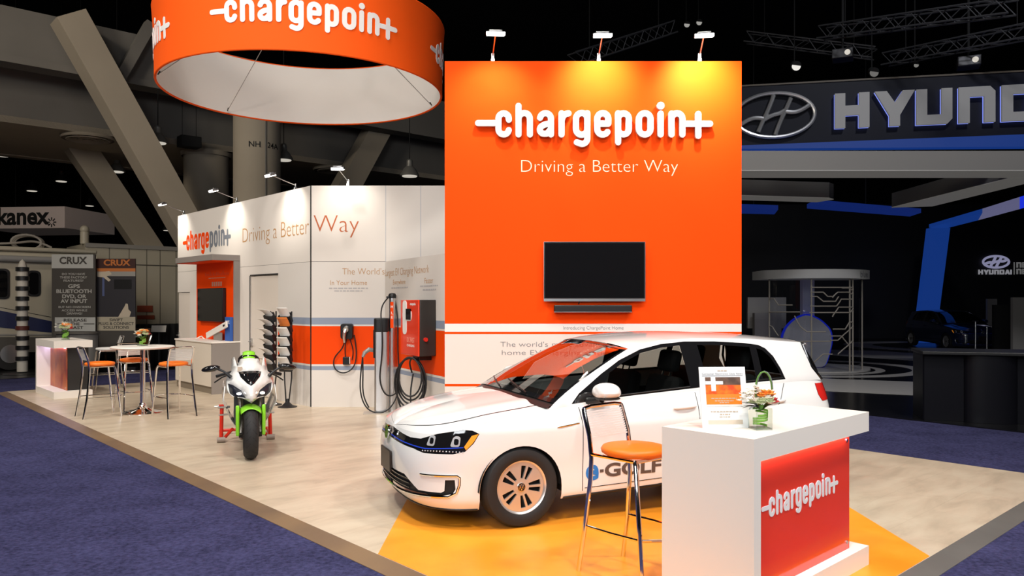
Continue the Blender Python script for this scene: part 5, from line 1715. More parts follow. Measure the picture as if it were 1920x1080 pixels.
# side fairings tapering to the belly
for s_ in (-1, 1):
    def sf(u, v):
        z = .22 + .60 * v
        x = lerp([(0, .08), (.3, .19), (.7, .285), (1, .265)], v)
        y0 = lerp([(0, .42), (.3, .28), (.75, .06), (1, .10)], v); y1 = lerp([(0, .95), (.5, .98), (1, .9)], v)
        return (s_ * (x + .012 * math.sin(pi * u) + .01), y0 + (y1 - y0) * u, z)
    mb = MB(); mb.grid(sf, 12, 14, flip=s_ < 0); mb.build('side_fairing', M_bwhite, bike, smooth=80, solid=.008)
mb = MB(); mb.box(-.17, .17, .30, .36, .36, .68); mb.build('radiator', mat('radiator_grey', (.09, .09, .10), .4, .5), bike)
mb = MB(); mb.box(-.12, .12, .36, 1.0, .26, .78); mb.build('motor', M_trimb, bike, bevel=.03)
for s_ in (-1, 1):
    mb = MB(); mb.cyl((s_ * .13, .95, .42), (s_ * .13, 1.45, .31), .03, n=10); mb.build('swingarm', M_alu, bike)
    mb = MB(); mb.cyl((s_ * .2, .95, .48), (s_ * .34, .93, .48), .013, n=8); mb.cyl((s_ * .2, 1.0, .38), (s_ * .33, .98, .38), .011, n=8); mb.build('foot_peg', M_alu, bike)
    mb = MB(); mb.tube([(s_ * .05, .27, .99), (s_ * .20, .30, .965), (s_ * .36, .37, .915)], [.015, .015, .02], 10); mb.build('handlebar', M_black, bike)
    mb = MB(); mb.tube([(s_ * .20, .25, .95), (s_ * .30, .26, .91), (s_ * .38, .31, .85)], .008, 8); mb.build('brake_lever', M_black, bike)
    mb = MB(); mb.tube([(s_ * .205, .12, .92), (s_ * .28, .15, .985), (s_ * .34, .17, 1.015)], [.022, .012, .016], 10)
    mi = mb.build('mirror_stem', M_black, bike)
    mb = MB(); mb.ell((0, 0, 0), (.105, .05, .038), 20, 12, 0, trs((s_ * .42, .18, 1.02), (0, R(s_ * 10), R(s_ * 12)))); mb.build('mirror_head', M_gloss, mi)
# red paddock stand under the rear wheel
ax = Matrix.Rotation(brz, 3, 'Z')
t = thing('paddock_stand', 'red metal paddock stand holding up the motorcycle from behind', 'stand', Vector((bf.x, bf.y + .05, 0)) + ax @ Vector((0, 1.25, 0)), brz)
for s_ in (-1, 1):
    mb = MB(); mb.cyl((s_ * .30, 0, .05), (s_ * .29, .02, .45), .024, n=12); mb.box(s_ * .29 - .035, s_ * .29 + .035, -.02, .06, .43, .47); mb.build('upright', M_red, t)
    mb = MB(); mb.cyl((s_ * .30, -.03, .035), (s_ * .30, .62, .05), .02, n=10); mb.build('side_bar', M_red, t)
    mb = MB(); mb.cyl((s_ * .25, 0, .06), (s_ * .16, -.05, .17), .02, n=10); mb.build('brace', M_red, t)
    mb = MB(); mb.cyl((s_ * .30 - .05, -.04, .035), (s_ * .30 + .05, -.04, .035), .034, n=14); mb.build('wheel', mat('grey_caster', (.3, .24, .2), .6), t)
    mb = MB(); mb.cyl((s_ * .22, .03, .45), (s_ * .38, .03, .45), .012, n=8); mb.build('hook_pin', M_steel, t)
mb = MB(); mb.cyl((-.30, .62, .05), (.30, .62, .05), .02, n=10); mb.build('cross_bar', M_red, t)
# ------------------------------------------------------------------ dim neighbours on the left
def ab(px, py, a):
    """(b, z) on the plane a = const seen at (px, py)"""
    p = on_a(px, py, a); return ((p - FC).dot(DB), p.z)
plane_obj('floor_left', [ba(-16, 19.4), ba(9.7, 19.4), ba(9.7, 40), ba(-16, 40)], -.02, M_hallfloor)
M_rv = mat('cream_vehicle_paint', srgb(186, 178, 160), .4)
M_rvd = mat('grey_vehicle_skirt', srgb(84, 80, 74), .5)
M_navy = mat('navy_stripe', srgb(40, 46, 84), .4)
AV = 21.8
b1, _ = ab(182, 560, AV)
b0 = b1 - 7.5
t = thing('motorhome', 'cream motorhome with navy stripe and dark windows behind the banded pole', 'motorhome', BA(0, AV), BRZ)
zr = ab(60, 472, AV)[1]
mb = MB(); mb.prism(rounded([(0, .55), (0, zr), (2.4, zr), (2.4, .55)], .14), b0, b1, 0, frame((0, 0, 0), (0, 1, 0), (0, 0, 1))); mb.build('body', M_rv, t, smooth=50)
mb = MB(); mb.box(b0, b1, -.04, 2.3, zr, zr + .12); mb.build('roof', M_rv, t, bevel=.04)
z2 = ab(100, 488, AV)[1]
mb = MB(); mb.cyl((b0, -.09, z2), (b1 - .3, -.09, z2), .085, n=14); mb.build('awning_roll', mat('awning_grey', srgb(150, 148, 146), .5), t)
def rvwin(x0, x1, y0, y1):
    p, q = ab(x0, y0, AV), ab(x1, y1, AV)
    mb = MB(); mb.prism(rounded([(p[0], q[1]), (q[0], q[1]), (q[0], p[1]), (p[0], p[1])], .12), 0, .02, 0, frame((0, -.001, 0), (1, 0, 0), (0, 0, 1))); w = mb.build('window', M_black, t)
    mb = MB(); mb.prism(rounded([(p[0] + .05, q[1] + .05), (q[0] - .05, q[1] + .05), (q[0] - .05, p[1] - .05), (p[0] + .05, p[1] - .05)], .1), 0, .024, 0, frame((0, -.001, 0), (1, 0, 0), (0, 0, 1))); mb.build('pane', M_dglass, w)
rvwin(-22, 18, 503, 561); rvwin(50, 76, 507, 556)
def rvpoly(pts, m, nm, d=.012):
    mb = MB(); mb.prism([ab(x, y, AV) for x, y in pts], 0, d, 0, frame((0, -.001, 0), (1, 0, 0), (0, 0, 1))); mb.build(nm, m, t, smooth=0)
rvpoly([(-20, 578), (95, 602), (180, 622), (180, 632), (-20, 612)], M_navy, 'stripe')
rvpoly([(-20, 632), (180, 632), (180, 660), (-20, 660)], M_rvd, 'skirt', .02)
rvpoly([(-20, 626), (180, 626), (180, 629), (-20, 629)], mat('pale_band', srgb(150, 146, 140), .5), 'side_band', .03)
rvpoly([(-20, 572), (95, 594), (95, 595), (-20, 573)], M_black, 'pinstripe', .006)
for px in (20, 150):
    q = ab(px, 660, AV)
    mb = MB(); mb.cyl((q[0], -.02, .42), (q[0], .25, .42), .42, n=28); mb.build('tyre', M_tyre, t)
    mb = MB(); mb.cyl((q[0], -.03, .42), (q[0], -.01, .42), .24, n=24); mb.build('hub_cap', M_steel, t)
mb = MB()
for k in range(3):
    c_ = ab(57 + k * 6, 456, AV)
    mb.tube([(c_[0] + .35 * math.cos(2 * pi * i / 24), .5 + .2 * k, zr + .28 + .2 * math.sin(2 * pi * i / 24)) for i in range(24)], .03, 6, closed=True)
mb.tube(curve([(ab(0, 460, AV)[0], .4, zr + .2), (ab(40, 455, AV)[0], .4, zr + .25), (ab(75, 462, AV)[0], .5, zr + .3), (ab(105, 468, AV)[0], .5, zr + .16)]), .03, 6)
mb.build('roof_hose', mat('hose_white', srgb(160, 154, 146), .5), t)
# white trailer to the right of it
AT = 23.2
p, q = ab(160, 460, AT), ab(336, 600, AT)
t = thing('trailer', 'white trailer with panel seams behind the leaning beam and the banners', 'trailer', BA(0, AT), BRZ)
zt = ab(170, 457, AT)[1]
mb = MB(); mb.prism(rounded([(0, .3), (0, zt), (2.2, zt), (2.2, .3)], .08), p[0], q[0] + 1.2, 0, frame((0, 0, 0), (0, 1, 0), (0, 0, 1))); mb.build('body', M_rv, t, smooth=50)
mb = MB()
for px in (205, 242, 275, 300, 330):
    x = ab(px, 500, AT)[0]; mb.box(x - .008, x + .008, -.006, .001, 1.0, zt - .1)
mb.box(p[0], q[0] + 1.2, -.008, .001, ab(300, 497, AT)[1] - .03, ab(300, 497, AT)[1]); mb.build('panel_seam', M_rvd, t, smooth=0)
mb = MB(); mb.box(p[0], q[0] + 1.2, -.05, .0, zt - .1, zt + .02); mb.build('roof_edge', mat('pale_band', srgb(150, 146, 140), .5), t)
x = ab(162, 450, AT)[0]
mb = MB(); mb.cyl((x, .2, zt), (x, .2, zt + .35), .12, n=14); mb.ell((x, .2, zt + .42), .13, 12, 8); mb.build('roof_vent', M_rv, t)
mb = MB(); r = ab(257, 573, AT); mb.box(r[0], r[0] + .45, -.02, 0, r[1] - .2, r[1]); mb.box(r[0], r[0] + .5, -.02, 0, r[1] - .42, r[1] - .3); mb.build('red_marker', mat('dull_red', srgb(150, 70, 50), .5), t)
# banded pole
g_ = Vector(G(42, 701, -.02))
t = thing('banded_pole', 'tall white pole with black bands and a pointed top at the far left', 'pole', g_)
hp = W(0, 486, g_.y)[2] + .02
mb = MB(); mb.lathe([(.12, 0), (.12, hp - .32), (.105, hp - .28), (.1, hp - .18), (.06, hp - .06), (0, hp)], 24); mb.build('shaft', mat('pole_white', srgb(196, 190, 180), .5), t)
for k, py in enumerate((505, 522, 541, 560, 578, 597, 615, 634, 652, 672)):
    z = W(0, py, g_.y)[2] + .02
    mb = MB(); mb.lathe([(.122, z - .055), (.15, z - .05), (.15, z + .05), (.122, z + .055)], 24, caps=False); mb.build('band', mat('dark_red_band', srgb(90, 40, 32), .5) if k in (6,) else M_black, t)
mb = MB(); mb.lathe([(.45, 0), (.45, .015), (.15, .03), (.12, .06)], 28); mb.build('base_plate', M_black, t)
# two roll-up banners
M_bgrey = mat('banner_grey', srgb(176, 176, 172), .6)
M_bdark = mat('banner_charcoal', srgb(66, 62, 58), .6)
M_btxt = mat('banner_text_grey', srgb(176, 174, 168), .6)
def banner(label, Y, x0, x1, yt, yb, build):
    a, b = W(x0, yt, Y), W(x1, yb, Y)
    t = thing('banner', label, 'banner', ((a[0] + b[0]) / 2, Y, 0))
    hw = (b[0] - a[0]) / 2
    mb = MB(); mb.box(-hw, hw, 0, .03, .5, a[2]); mb.build('panel', M_bdark, t, smooth=0)
    mb = MB(); mb.box(-hw - .03, hw + .03, -.06, .08, 0 - .02, .12); mb.cyl((0, .06, .1), (0, .06, a[2]), .02, n=8); mb.build('stand_base', M_black, t)
    def rect(xa, xb, ya, yb_, m, nm, d=.003):
        p, q = W(xa, ya, Y), W(xb, yb_, Y); mb = MB(); mb.box(p[0] - (a[0] + b[0]) / 2, q[0] - (a[0] + b[0]) / 2, -d, 0, q[2], p[2]); return mb.build(nm, m, t, smooth=0)
    def tx(s, px, py, cap_px, w_px, m, bold=.012):
        c = W(px, py, Y); ftext('printed_text', s, cap_px / F * Y, w_px / F * Y, m, frame((c[0] - (a[0] + b[0]) / 2, -.008, c[2]), (1, 0, 0), (0, 0, 1)), t, bold, depth=.001)
    build(rect, tx, t)
    return t
def ban1(rect, tx, t):
    rect(97, 175, 477, 503, M_bgrey, 'header'); rect(103, 179, 595, 621, M_bgrey, 'footer')
    tx('CRUX', 137, 489, 13, 52, M_bdark, .035)
    for s, y, c, w in (('DO YOU HAVE', 514, 4, 43), ('THESE FACTORY', 520.5, 4, 51), ('FEATURES?', 526.5, 4, 37)): tx(s, 138, y, c, w, M_btxt)
    for s, y, w in (('GPS', 537, 22), ('BLUETOOTH', 546.5, 66), ('DVD, OR', 556, 45), ('AV INPUT', 565, 50)): tx(s, 139, y, 7, w, M_btxt, .025)
    for s, y, w in (('BUT NO ONSCREEN', 576, 60), ('ACCESS WHILE', 582, 48), ('DRIVING?', 588, 29)): tx(s, 140, y, 4, w, M_btxt)
    for s, y, w in (('RELEASE', 600.5, 43), ('THE', 607.5, 17), ('BEAST', 614.5, 30)): tx(s, 141, y, 5.5, w, M_bdark, .02)
    rect(105, 126, 606.5, 608, M_bdark, 'rule', .006); rect(157, 177, 606.5, 608, M_bdark, 'rule', .006)
banner('grey banner reading RELEASE THE BEAST, behind the far lit counter', 19.6, 97, 179, 477, 621, ban1)
def ban2(rect, tx, t):
    M_or = mat('dull_orange_print', srgb(190, 110, 50), .6)
    rect(176, 254, 485, 503, mat('maroon_print', srgb(60, 28, 22), .6), 'header'); rect(182, 254, 503, 509, M_or, 'orange_rule')
    tx('CRUX', 219, 493, 11, 50, M_or, .035)
    rect(182, 254, 509, 594, mat('photo_dark', srgb(44, 42, 48), .5), 'photo'); rect(182, 254, 509, 518, mat('photo_pale', srgb(150, 146, 140), .5), 'photo_edge', .005)
    rect(214, 247, 524, 542, M_black, 'photo_screen', .006); rect(192, 196, 520, 555, mat('photo_blue', srgb(80, 90, 130), .5), 'photo_trim', .006)
    M_skin = mat('printed_hand', srgb(190, 176, 156), .6)
    for pts in ([(183, 511), (205, 508), (210, 514), (200, 518), (208, 525), (204, 528), (194, 520), (183, 519)], [(222, 594), (234, 574), (236, 569), (240, 570), (241, 580), (246, 585), (243, 594)]):
        Y = 19.75; cx = (W(176, 0, Y)[0] + W(254, 0, Y)[0]) / 2
        mb = MB(); mb.prism([(W(x, y, Y)[0] - cx, W(x, y, Y)[2]) for x, y in pts], 0.004, .007, 0, frame((0, 0, 0), (1, 0, 0), (0, 0, 1))); mb.build('printed_hand', M_skin, t, smooth=0)
    rect(182, 254, 594, 620, mat('cream_board', srgb(170, 160, 140), .6), 'footer', .006)
    for s, y, w in (('SWIFT', 600, 25), ('PLUG & CONNECT', 607, 66), ('SOLUTIONS', 614, 48)):
        Y = 19.75; c = W(218, y, Y); cx = (W(176, 0, Y)[0] + W(254, 0, Y)[0]) / 2
        ftext('printed_text', s, 5.5 / F * Y, w / F * Y, M_bdark, frame((c[0] - cx, -.0085, c[2]), (1, 0, 0), (0, 0, 1)), t, .02, depth=.001)
banner('dark banner with orange heading, reading SWIFT PLUG & CONNECT SOLUTIONS', 19.75, 176, 254, 485, 620, ban2)
# grey demo desk behind the far lit counter, framed board, stand plate, black drape
a, b = W(112, 622, 19.0), W(188, 690, 19.0)
t = thing('demo_desk', 'dim grey desk under the grey banner', 'desk', ((a[0] + b[0]) / 2, 18.9, -.02))
hw = (b[0] - a[0]) / 2
mb = MB(); mb.prism([(hw * math.cos(pi + pi * i / 16), .32 * math.sin(pi + pi * i / 16)) for i in range(17)], 0, a[2] - .02); mb.build('curved_front', mat('desk_grey', srgb(110, 108, 104), .5), t)
mb = MB(); mb.prism([((hw + .05) * math.cos(pi + pi * i / 16), .38 * math.sin(pi + pi * i / 16)) for i in range(17)], a[2] - .02, a[2] + .03); mb.build('desktop', M_rvd, t)
g_ = Vector(G(298, 690, -.02)); 
t = thing('sign_stand', 'small white plate on a thin floor stand before the black drape', 'sign', g_)
z = W(0, 618, g_.y)[2]
mb = MB(); mb.cyl((0, 0, 0), (0, 0, z), .015, n=8); mb.build('pole', M_black, t)
mb = MB(); mb.lathe([(.16, 0), (.16, .012), (.02, .03)], 20); mb.build('base', M_black, t)
mb = MB(); mb.box(-.2, .2, -.02, 0, -.09, .09, 0, trs((0, 0, z + .04), (R(-15), 0, 0))); mb.build('plate', mat('plate_white', srgb(200, 194, 184), .5), t, smooth=0)
aD = 20.6
p, q = ab(250, 608, aD), ab(338, 690, aD)
mb = MB(); n = 60
x0, x1 = p[0] - .2, q[0] + .9
mb.grid(lambda u, v: (x0 + (x1 - x0) * u, .04 * math.sin(u * n * 1.3), -.02 + (p[1] + .02) * v), 120, 1)
o = mb.build('drape_row', M_blackm, None, loc=FC + DA * aD, rot=(0, 0, BRZ), solid=.01)
tag(o, 'low black pipe-and-drape row at the edge of the neighbouring stand', 'drape')
p = ab(238, 618, 20.2); wp = BA(p[0], 20.2)
t = thing('framed_board', 'brown framed board leaning below the dark banner', 'board', (wp.x, wp.y, -.02), 0)
mb = MB(); mb.box(-.62, .62, 0, .03, .95, 1.1); mb.box(-.6, -.56, 0, .03, 0, .95); mb.box(.56, .6, 0, .03, 0, .95); mb.build('frame', mat('brown_board', srgb(120, 84, 62), .6), t)
# hanging white sign
Yk = 25.0
a, b = W(-45, 388, Yk), W(127, 428, Yk)
t = thing('hanging_sign', 'white box sign with black lowercase lettering hung in the dim hall', 'sign', ((a[0] + b[0]) / 2, Yk, (a[2] + b[2]) / 2), R(-6))
hw, hh = (b[0] - a[0]) / 2, (a[2] - b[2]) / 2
M_signw = mat('sign_white', srgb(226, 208, 200), .6, emit=.02)
mb = MB(); mb.box(-hw, hw, 0, 2.6, -hh, hh); mb.build('box', M_signw, t, smooth=0)
ftext('printed_text', 'kanex', .56, 105 / F * Yk, M_ink, frame((W(42, 0, Yk)[0] - (a[0] + b[0]) / 2, -.002, .02), (1, 0, 0), (0, 0, 1)), t, .03, depth=.002)
mb = MB()
for i in range(8):
    q = pi * i / 4; mb.prism([(.06 * math.cos(q - .3), .06 * math.sin(q - .3)), (.16 * math.cos(q - .12), .16 * math.sin(q - .12)), (.16 * math.cos(q + .12), .16 * math.sin(q + .12)), (.06 * math.cos(q + .3), .06 * math.sin(q + .3))], 0, .004, 0, frame((W(101, 0, Yk)[0] - (a[0] + b[0]) / 2, -.001, -.16), (1, 0, 0), (0, 0, 1)))
mb.build('printed_logo', M_ink, t, smooth=0)
for x in (-hw + .3, hw - .3):
    mb = MB(); mb.cyl((x, 1.2, hh), (x, 1.2, 14.5 - (a[2] + b[2]) / 2), .01, n=6); mb.build('cable', M_blackm, t)
# ------------------------------------------------------------------ dark vehicle stand on the right
M_hfloor = mat('gloss_black_floor', (.006, .006, .007), .22)
M_hwhite = mat('white_floor_graphic', srgb(180, 176, 170), .35)
M_hgrey = mat('dim_white_panel', srgb(150, 146, 140), .6)
M_hblue = mat('blue_light', (0, 0, 0), .5, emit=1., ecol=srgb(18, 50, 120))
M_hblue2 = mat('blue_light_bright', (0, 0, 0), .5, emit=1.4, ecol=srgb(26, 44, 190))
plane_obj('floor_right', [(G(1560, 766)[0] - 6, G(1560, 766)[1] + 3.6), (G(1632, 776)[0], G(1632, 776)[1]), (G(1920, 808)[0], G(1920, 808)[1]), (17, 4), (34, 10), (34, 42), (-2, 42)], -.012, M_hfloor)
def floor_shape(name, polys, m=None, z=-.011):
    mb = MB()
    slab(mb, polys, z, z + .004)
    return struct(mb.build(name, m or M_hwhite, smooth=0))
def ringp(cx, cy, r0, r1, n=64, k=1.):
    o = []
    for i in range(n):
        a, b = 2 * pi * i / n, 2 * pi * (i + 1) / n
        o.append([(cx + r0 * math.cos(a), cy + k * r0 * math.sin(a)), (cx + r1 * math.cos(a), cy + k * r1 * math.sin(a)), (cx + r1 * math.cos(b), cy + k * r1 * math.sin(b)), (cx + r0 * math.cos(b), cy + k * r0 * math.sin(b))])
    return o
gq = lambda pts: [G(x, y)[:2] for x, y in pts]
KX, KY = 7.95, 21.0
floor_shape('floor_marking_a', [gq([(1400, 700), (1545, 709), (1735, 716), (1735, 741), (1545, 732), (1400, 726)])])
floor_shape('floor_marking_b', ringp(KX, KY + .3, 2.75, 3.2, k=.92))
floor_shape('floor_marking_c', ringp(KX, KY, 1.72, 1.95))
floor_shape('floor_marking_d', [gq([(1545, 655), (1640, 657), (1745, 664), (1745, 677), (1640, 671), (1545, 664)])])
floor_shape('floor_marking_e', ringp(17.3, 31.2, 2.5, 3.6, k=1.1))
# fascia with lit lettering
P0, P1 = Vector((5.2, 20.1, 0)), Vector((17.5, 17.6, 0))
fd = (P1 - P0).normalized(); fl = (P1 - P0).length
frz = math.atan2(fd.y, fd.x)
t = thing('fascia_sign', 'wide dark fascia with big grey capitals and a chrome oval emblem over the dark stand', 'sign', P0, frz)
def fz(px, py):
    k = (px - 960) / F
    u = (P0.x - k * P0.y) / (k * fd.y - fd.x)
    Y = P0.y + fd.y * u
    return u, CH - (py - HY) / F * Y
zt = fz(1391, 160)[1]; zb = fz(1391, 279)[1]
mb = MB(); mb.box(0, fl, 0, .6, zb, zt); mb.build('board', mat('fascia_black', (.009, .010, .017), .5, spec=.2), t, smooth=0)
mb = MB(); mb.box(0, fl, -.03, .0, zt - .04, zt); mb.build('top_edge', mat('fascia_edge', srgb(90, 80, 66), .5), t, smooth=0)
ua, ub = fz(1391, 0)[0], fz(1920, 0)[0]
zl = lambda y0, y1, u: fz(1391, y0)[1] + (fz(1920, y1)[1] - fz(1391, y0)[1]) * (u - ua) / (ub - ua)
mb = MB(); mb.prism([(0, zl(283, 279, 0)), (fl, zl(283, 279, fl)), (fl, zl(276.5, 256, fl)), (0, zl(276.5, 256, 0))], 0, .3, 0, frame((0, .02, 0), (1, 0, 0), (0, 0, 1))); mb.build('blue_light_band', M_hblue, t, smooth=0)
def glyph(ch):
    T = .30
    if ch == 'H': return [[(0, 0), (T, 0), (T, 1), (0, 1)], [(1 - T, 0), (1, 0), (1, 1), (1 - T, 1)], [(T - .05, .36), (1 - T + .05, .36), (1 - T + .05, .64), (T - .05, .64)]]
    if ch == 'Y': return [[(.42, 0), (.72, 0), (.72, .45), (.42, .45)], [(.42, .3), (.72, .45), (.34, 1), (.0, 1)], [(.42, .45), (.72, .3), (1.14, 1), (.80, 1)]]
    if ch == 'U': return [[(0, 0), (T, 0), (T, 1), (0, 1)], [(.02, 0), (.86, 0), (1, .14), (1, .27), (T, .27)], [(1 - T, .1), (1, .14), (1, 1), (1 - T, 1)]]
    if ch == 'N': return [[(0, 0), (T, 0), (T, 1), (0, 1)], [(0, 1), (.86, 1), (1, .86), (1, .73), (T, .73)], [(1 - T, 0), (1, 0), (1, .86), (1 - T, .9)]]
    if ch == 'D': return [[(0, 0), (T, 0), (T, 1), (0, 1)], [(0, 1), (.86, 1), (1, .86), (1, .75), (T, .75)], [(0, 0), (.86, 0), (1, .14), (1, .25), (T, .25)], [(1 - T, .1), (1, .14), (1, .86), (1 - T, .9)]]
    if ch == 'A': return [[(0, 0), (T, 0), (.66, 1), (.40, 1)], [(1.1 - T, 0), (1.1, 0), (.70, 1), (.44, 1)], [(.2, .2), (.9, .2), (.85, .42), (.28, .42)]]
    if ch == 'I': return [[(0, 0), (T, 0), (T, 1), (0, 1)]]
    if ch == 'E': return [[(0, 0), (T * .7, 0), (T * .7, 1), (0, 1)]] + [[(0, y), (.8, y), (.8, y + .2), (0, y + .2)] for y in (0, .4, .8)]
    return []
uH0, zH0 = fz(1563, 243.5); uH1, zH1 = fz(1627, 178)
cap = (fz(1563, 179)[1] - zH0)
wl = uH1 - uH0
M_halo = mat('halo_light', (0, 0, 0), .5, emit=2.2, ecol=(.12, .16, .55))
M_hlet = mat('letter_face', srgb(120, 118, 114), .5, emit=.11, ecol=(.95, .95, 1))
u = uH0
for ch in 'HYUNDAI':
    w_ = {'Y': .98, 'I': .35, 'A': 1.05}.get(ch, 1.04)
    mb = MB(); slab(mb, [[(x * wl, y * cap) for x, y in q] for q in glyph(ch)], .10, .18, frame((u - (.02 if ch == 'Y' else 0), 0, zH0), (1, 0, 0), (0, 0, 1))); lo = mb.build('letter', M_hlet, t, smooth=0)
    mb = MB(); slab(mb, [[(x * wl, y * cap) for x, y in q] for q in glyph(ch)], .05, .06, frame((u - (.02 if ch == 'Y' else 0), 0, zH0), (1, 0, 0), (0, 0, 1))); mb.build('back_light', M_halo, lo, smooth=0)
    u += wl * (w_ + .14) if ch != 'Y' else wl * 1.16
def oval_emblem(t, u, z, ra, rb, m, tr, y=-.12):
    mb = MB()
    mb.tube([(u + ra * math.cos(2 * pi * i / 48), y, z + rb * math.sin(2 * pi * i / 48)) for i in range(48)], tr, 8, closed=True)
    e = mb.build('emblem', m, t)
    for pts in ([(-.42, -.78), (-.28, -.2), (-.12, .45), (-.02, .95)], [(.02, -.95), (.12, -.45), (.28, .2), (.42, .78)], [(-.26, -.2), (0, .02), (.1, .06), (.26, .2)], [(-.9, -.42), (-.5, -.1), (-.28, -.15)], [(.9, .42), (.5, .1), (.28, .15)]):
        mb = MB(); mb.tube(curve([(u + ra * x * .98, y, z + rb * zz * .95) for x, zz in pts], 5), tr * 1.15, 8); mb.build('stroke', m, e)
uE, zE = fz(1451, 218)
oval_emblem(t, uE, zE, abs(fz(1526, 218)[0] - uE), .56, mat('soft_chrome', (.8, .8, .8), .3, .85), .05)
# white ribbon canopy
t = thing('ribbon_canopy', 'grey-white rectangular ribbon canopy hanging under the dark fascia', 'canopy', (0, 0, 0))
ZB, ZT = 4.74, 5.17
M_und = mat('glow_underside', srgb(190, 186, 180), .5, emit=.15)  # faint glow and paler colour stand in for light from below
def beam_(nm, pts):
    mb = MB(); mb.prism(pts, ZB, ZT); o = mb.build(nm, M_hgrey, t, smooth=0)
    mb = MB(); mb.prism(pts, ZB - .02, ZB - .001); mb.build('glow_underside', M_und, o, smooth=0)
xl = W(1330, 0, 17.5)[0]
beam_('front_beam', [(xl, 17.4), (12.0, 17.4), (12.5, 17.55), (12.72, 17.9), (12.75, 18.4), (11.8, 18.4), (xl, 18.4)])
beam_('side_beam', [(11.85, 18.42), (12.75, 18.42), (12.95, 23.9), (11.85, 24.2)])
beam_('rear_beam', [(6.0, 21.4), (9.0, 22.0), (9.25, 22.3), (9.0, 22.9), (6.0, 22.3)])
for x, y in ((6.6, 18.1), (9.2, 18.1), (11.6, 18.1)):
    mb = MB(); mb.box(x - .06, x + .06, y, P0.y + fd.y / fd.x * (x - P0.x) - .28, ZT - .02, ZT + .10); mb.build('bracket', M_blackm, t)
# blue light strips and leaning light column
def light_poly(name, label, pts, z, m=M_hblue2):
    q = [G(x, y, z)[:2] for x, y in pts]; c = (sum(p[0] for p in q) / 4, sum(p[1] for p in q) / 4)
    t = thing(name, label, 'light', (c[0], c[1], z))
    mb = MB(); mb.prism([(p[0] - c[0], p[1] - c[1]) for p in q], 0, .15); mb.build('light_panel', m, t, smooth=0)
    mb = MB(); mb.cyl((0, 0, .15), (0, 0, 14.5 - z), .015, n=6); mb.build('hanging_rod', M_blackm, t)
    return t
light_poly('light_strip', 'long blue light strip overhead between the canopy beams', [(1513, 391), (1530, 383), (1727, 399), (1706, 406)], 4.95, mat('blue_light_dim', (0, 0, 0), .5, emit=1., ecol=srgb(16, 34, 96)))
light_poly('light_strip', 'short blue light strip overhead beside the orange wall', [(1370, 390), (1459, 393), (1452, 402), (1370, 400)], 4.95, mat('blue_light_dim', (0, 0, 0), .5, emit=1., ecol=srgb(16, 34, 96)))
cb = Vector(W(1733, 638, 34)); ct = Vector(W(1759, 428, 34))
t = thing('light_column', 'tall leaning blue light column with an overhead arm reaching to the right edge', 'light', (cb.x, cb.y, 0))
dx = ct.x - cb.x
mb = MB(); mb.hexa([(-.42, -.2, .0), (.38, -.2, .0), (.38, .2, .0), (-.42, .2, .0)], [(-.42 + dx, -.2, ct.z), (.42 + dx, -.2, ct.z), (.42 + dx, .2, ct.z), (-.42 + dx, .2, ct.z)]); mb.build('column', M_hblue, t, smooth=0)
ov = lambda x, y: (G(x, y, ct.z)[0] - cb.x, G(x, y, ct.z)[1] - cb.y)
mb = MB(); mb.prism([ov(1742, 427), (ov(1842, 399)), ov(1834, 413), ov(1775, 428)], ct.z, ct.z + .15); mb.build('arm', M_hblue, t, smooth=0)
mb = MB(); mb.prism([ov(1842, 399), ov(1912, 378), ov(1912, 392), ov(1834, 413)], ct.z, ct.z + .15); mb.build('pale_arm', mat('pale_light', (0, 0, 0), .5, emit=1., ecol=srgb(92, 92, 124)), t, smooth=0)
mb = MB(); mb.prism([ov(1912, 378), ov(1960, 364), ov(1960, 378), ov(1912, 392)], ct.z, ct.z + .15); mb.build('arm', M_hblue2, t, smooth=0)
# back wall with the small lit logo
t = thing('logo_wall', 'black back wall with a small lit oval logo and slogan', 'wall', (20, 37.5, 0))
mb = MB(); mb.box(-18, 14, 0, .3, 0, 6.5); mb.build('wall_panel', mat('wall_black', (.006, .006, .008), .6), t, smooth=0)
M_lit = mat('lit_logo', (0, 0, 0), .5, emit=1., ecol=srgb(128, 128, 156))
M_litw = mat('lit_letters', (0, 0, 0), .5, emit=1., ecol=srgb(128, 128, 134))
def lw_(px, py):
    p = W(px, py, 37.4); return p[0] - 20, p[2]
u, z = lw_(1867.5, 491); oval_emblem(t, u, z, .62, .28, M_lit, .055, -.1)
u0, z0 = lw_(1835.5, 514.5); u1, z1 = lw_(1902, 505.5)
wl = (u1 - u0) / 8.0; cp = z1 - z0; u = u0
for ch in 'HYUNDAI':
    mb = MB(); slab(mb, [[(x * wl, y * cp) for x, y in q] for q in glyph(ch)], .04, .08, frame((u, 0, z0), (1, 0, 0), (0, 0, 1))); mb.build('letter', M_litw, t, smooth=0); u += wl * (1.2 if ch != 'I' else .4)
M_dimt = mat('dim_letters', (0, 0, 0), .5, emit=1., ecol=srgb(92, 92, 92))
for txt, py in (('NEW', 496.5), ('NEW', 509)):
    u, z = lw_(1908, py + 5); u1 = lw_(1908 + 11, 0)[0] - u; cp = .26; 
    for ch in txt[:2]:
        mb = MB(); slab(mb, [[(x * u1 * .82, y * cp) for x, y in q] for q in glyph(ch)], .0, .04, frame((u, 0, z), (1, 0, 0), (0, 0, 1))); mb.build('letter', M_dimt, t, smooth=0); u += u1
u, z = lw_(1903, 503)
mb = MB(); mb.box(u, u + .03, -.04, 0, z - .3, z + .3); mb.build('rule', M_dimt, t, smooth=0)
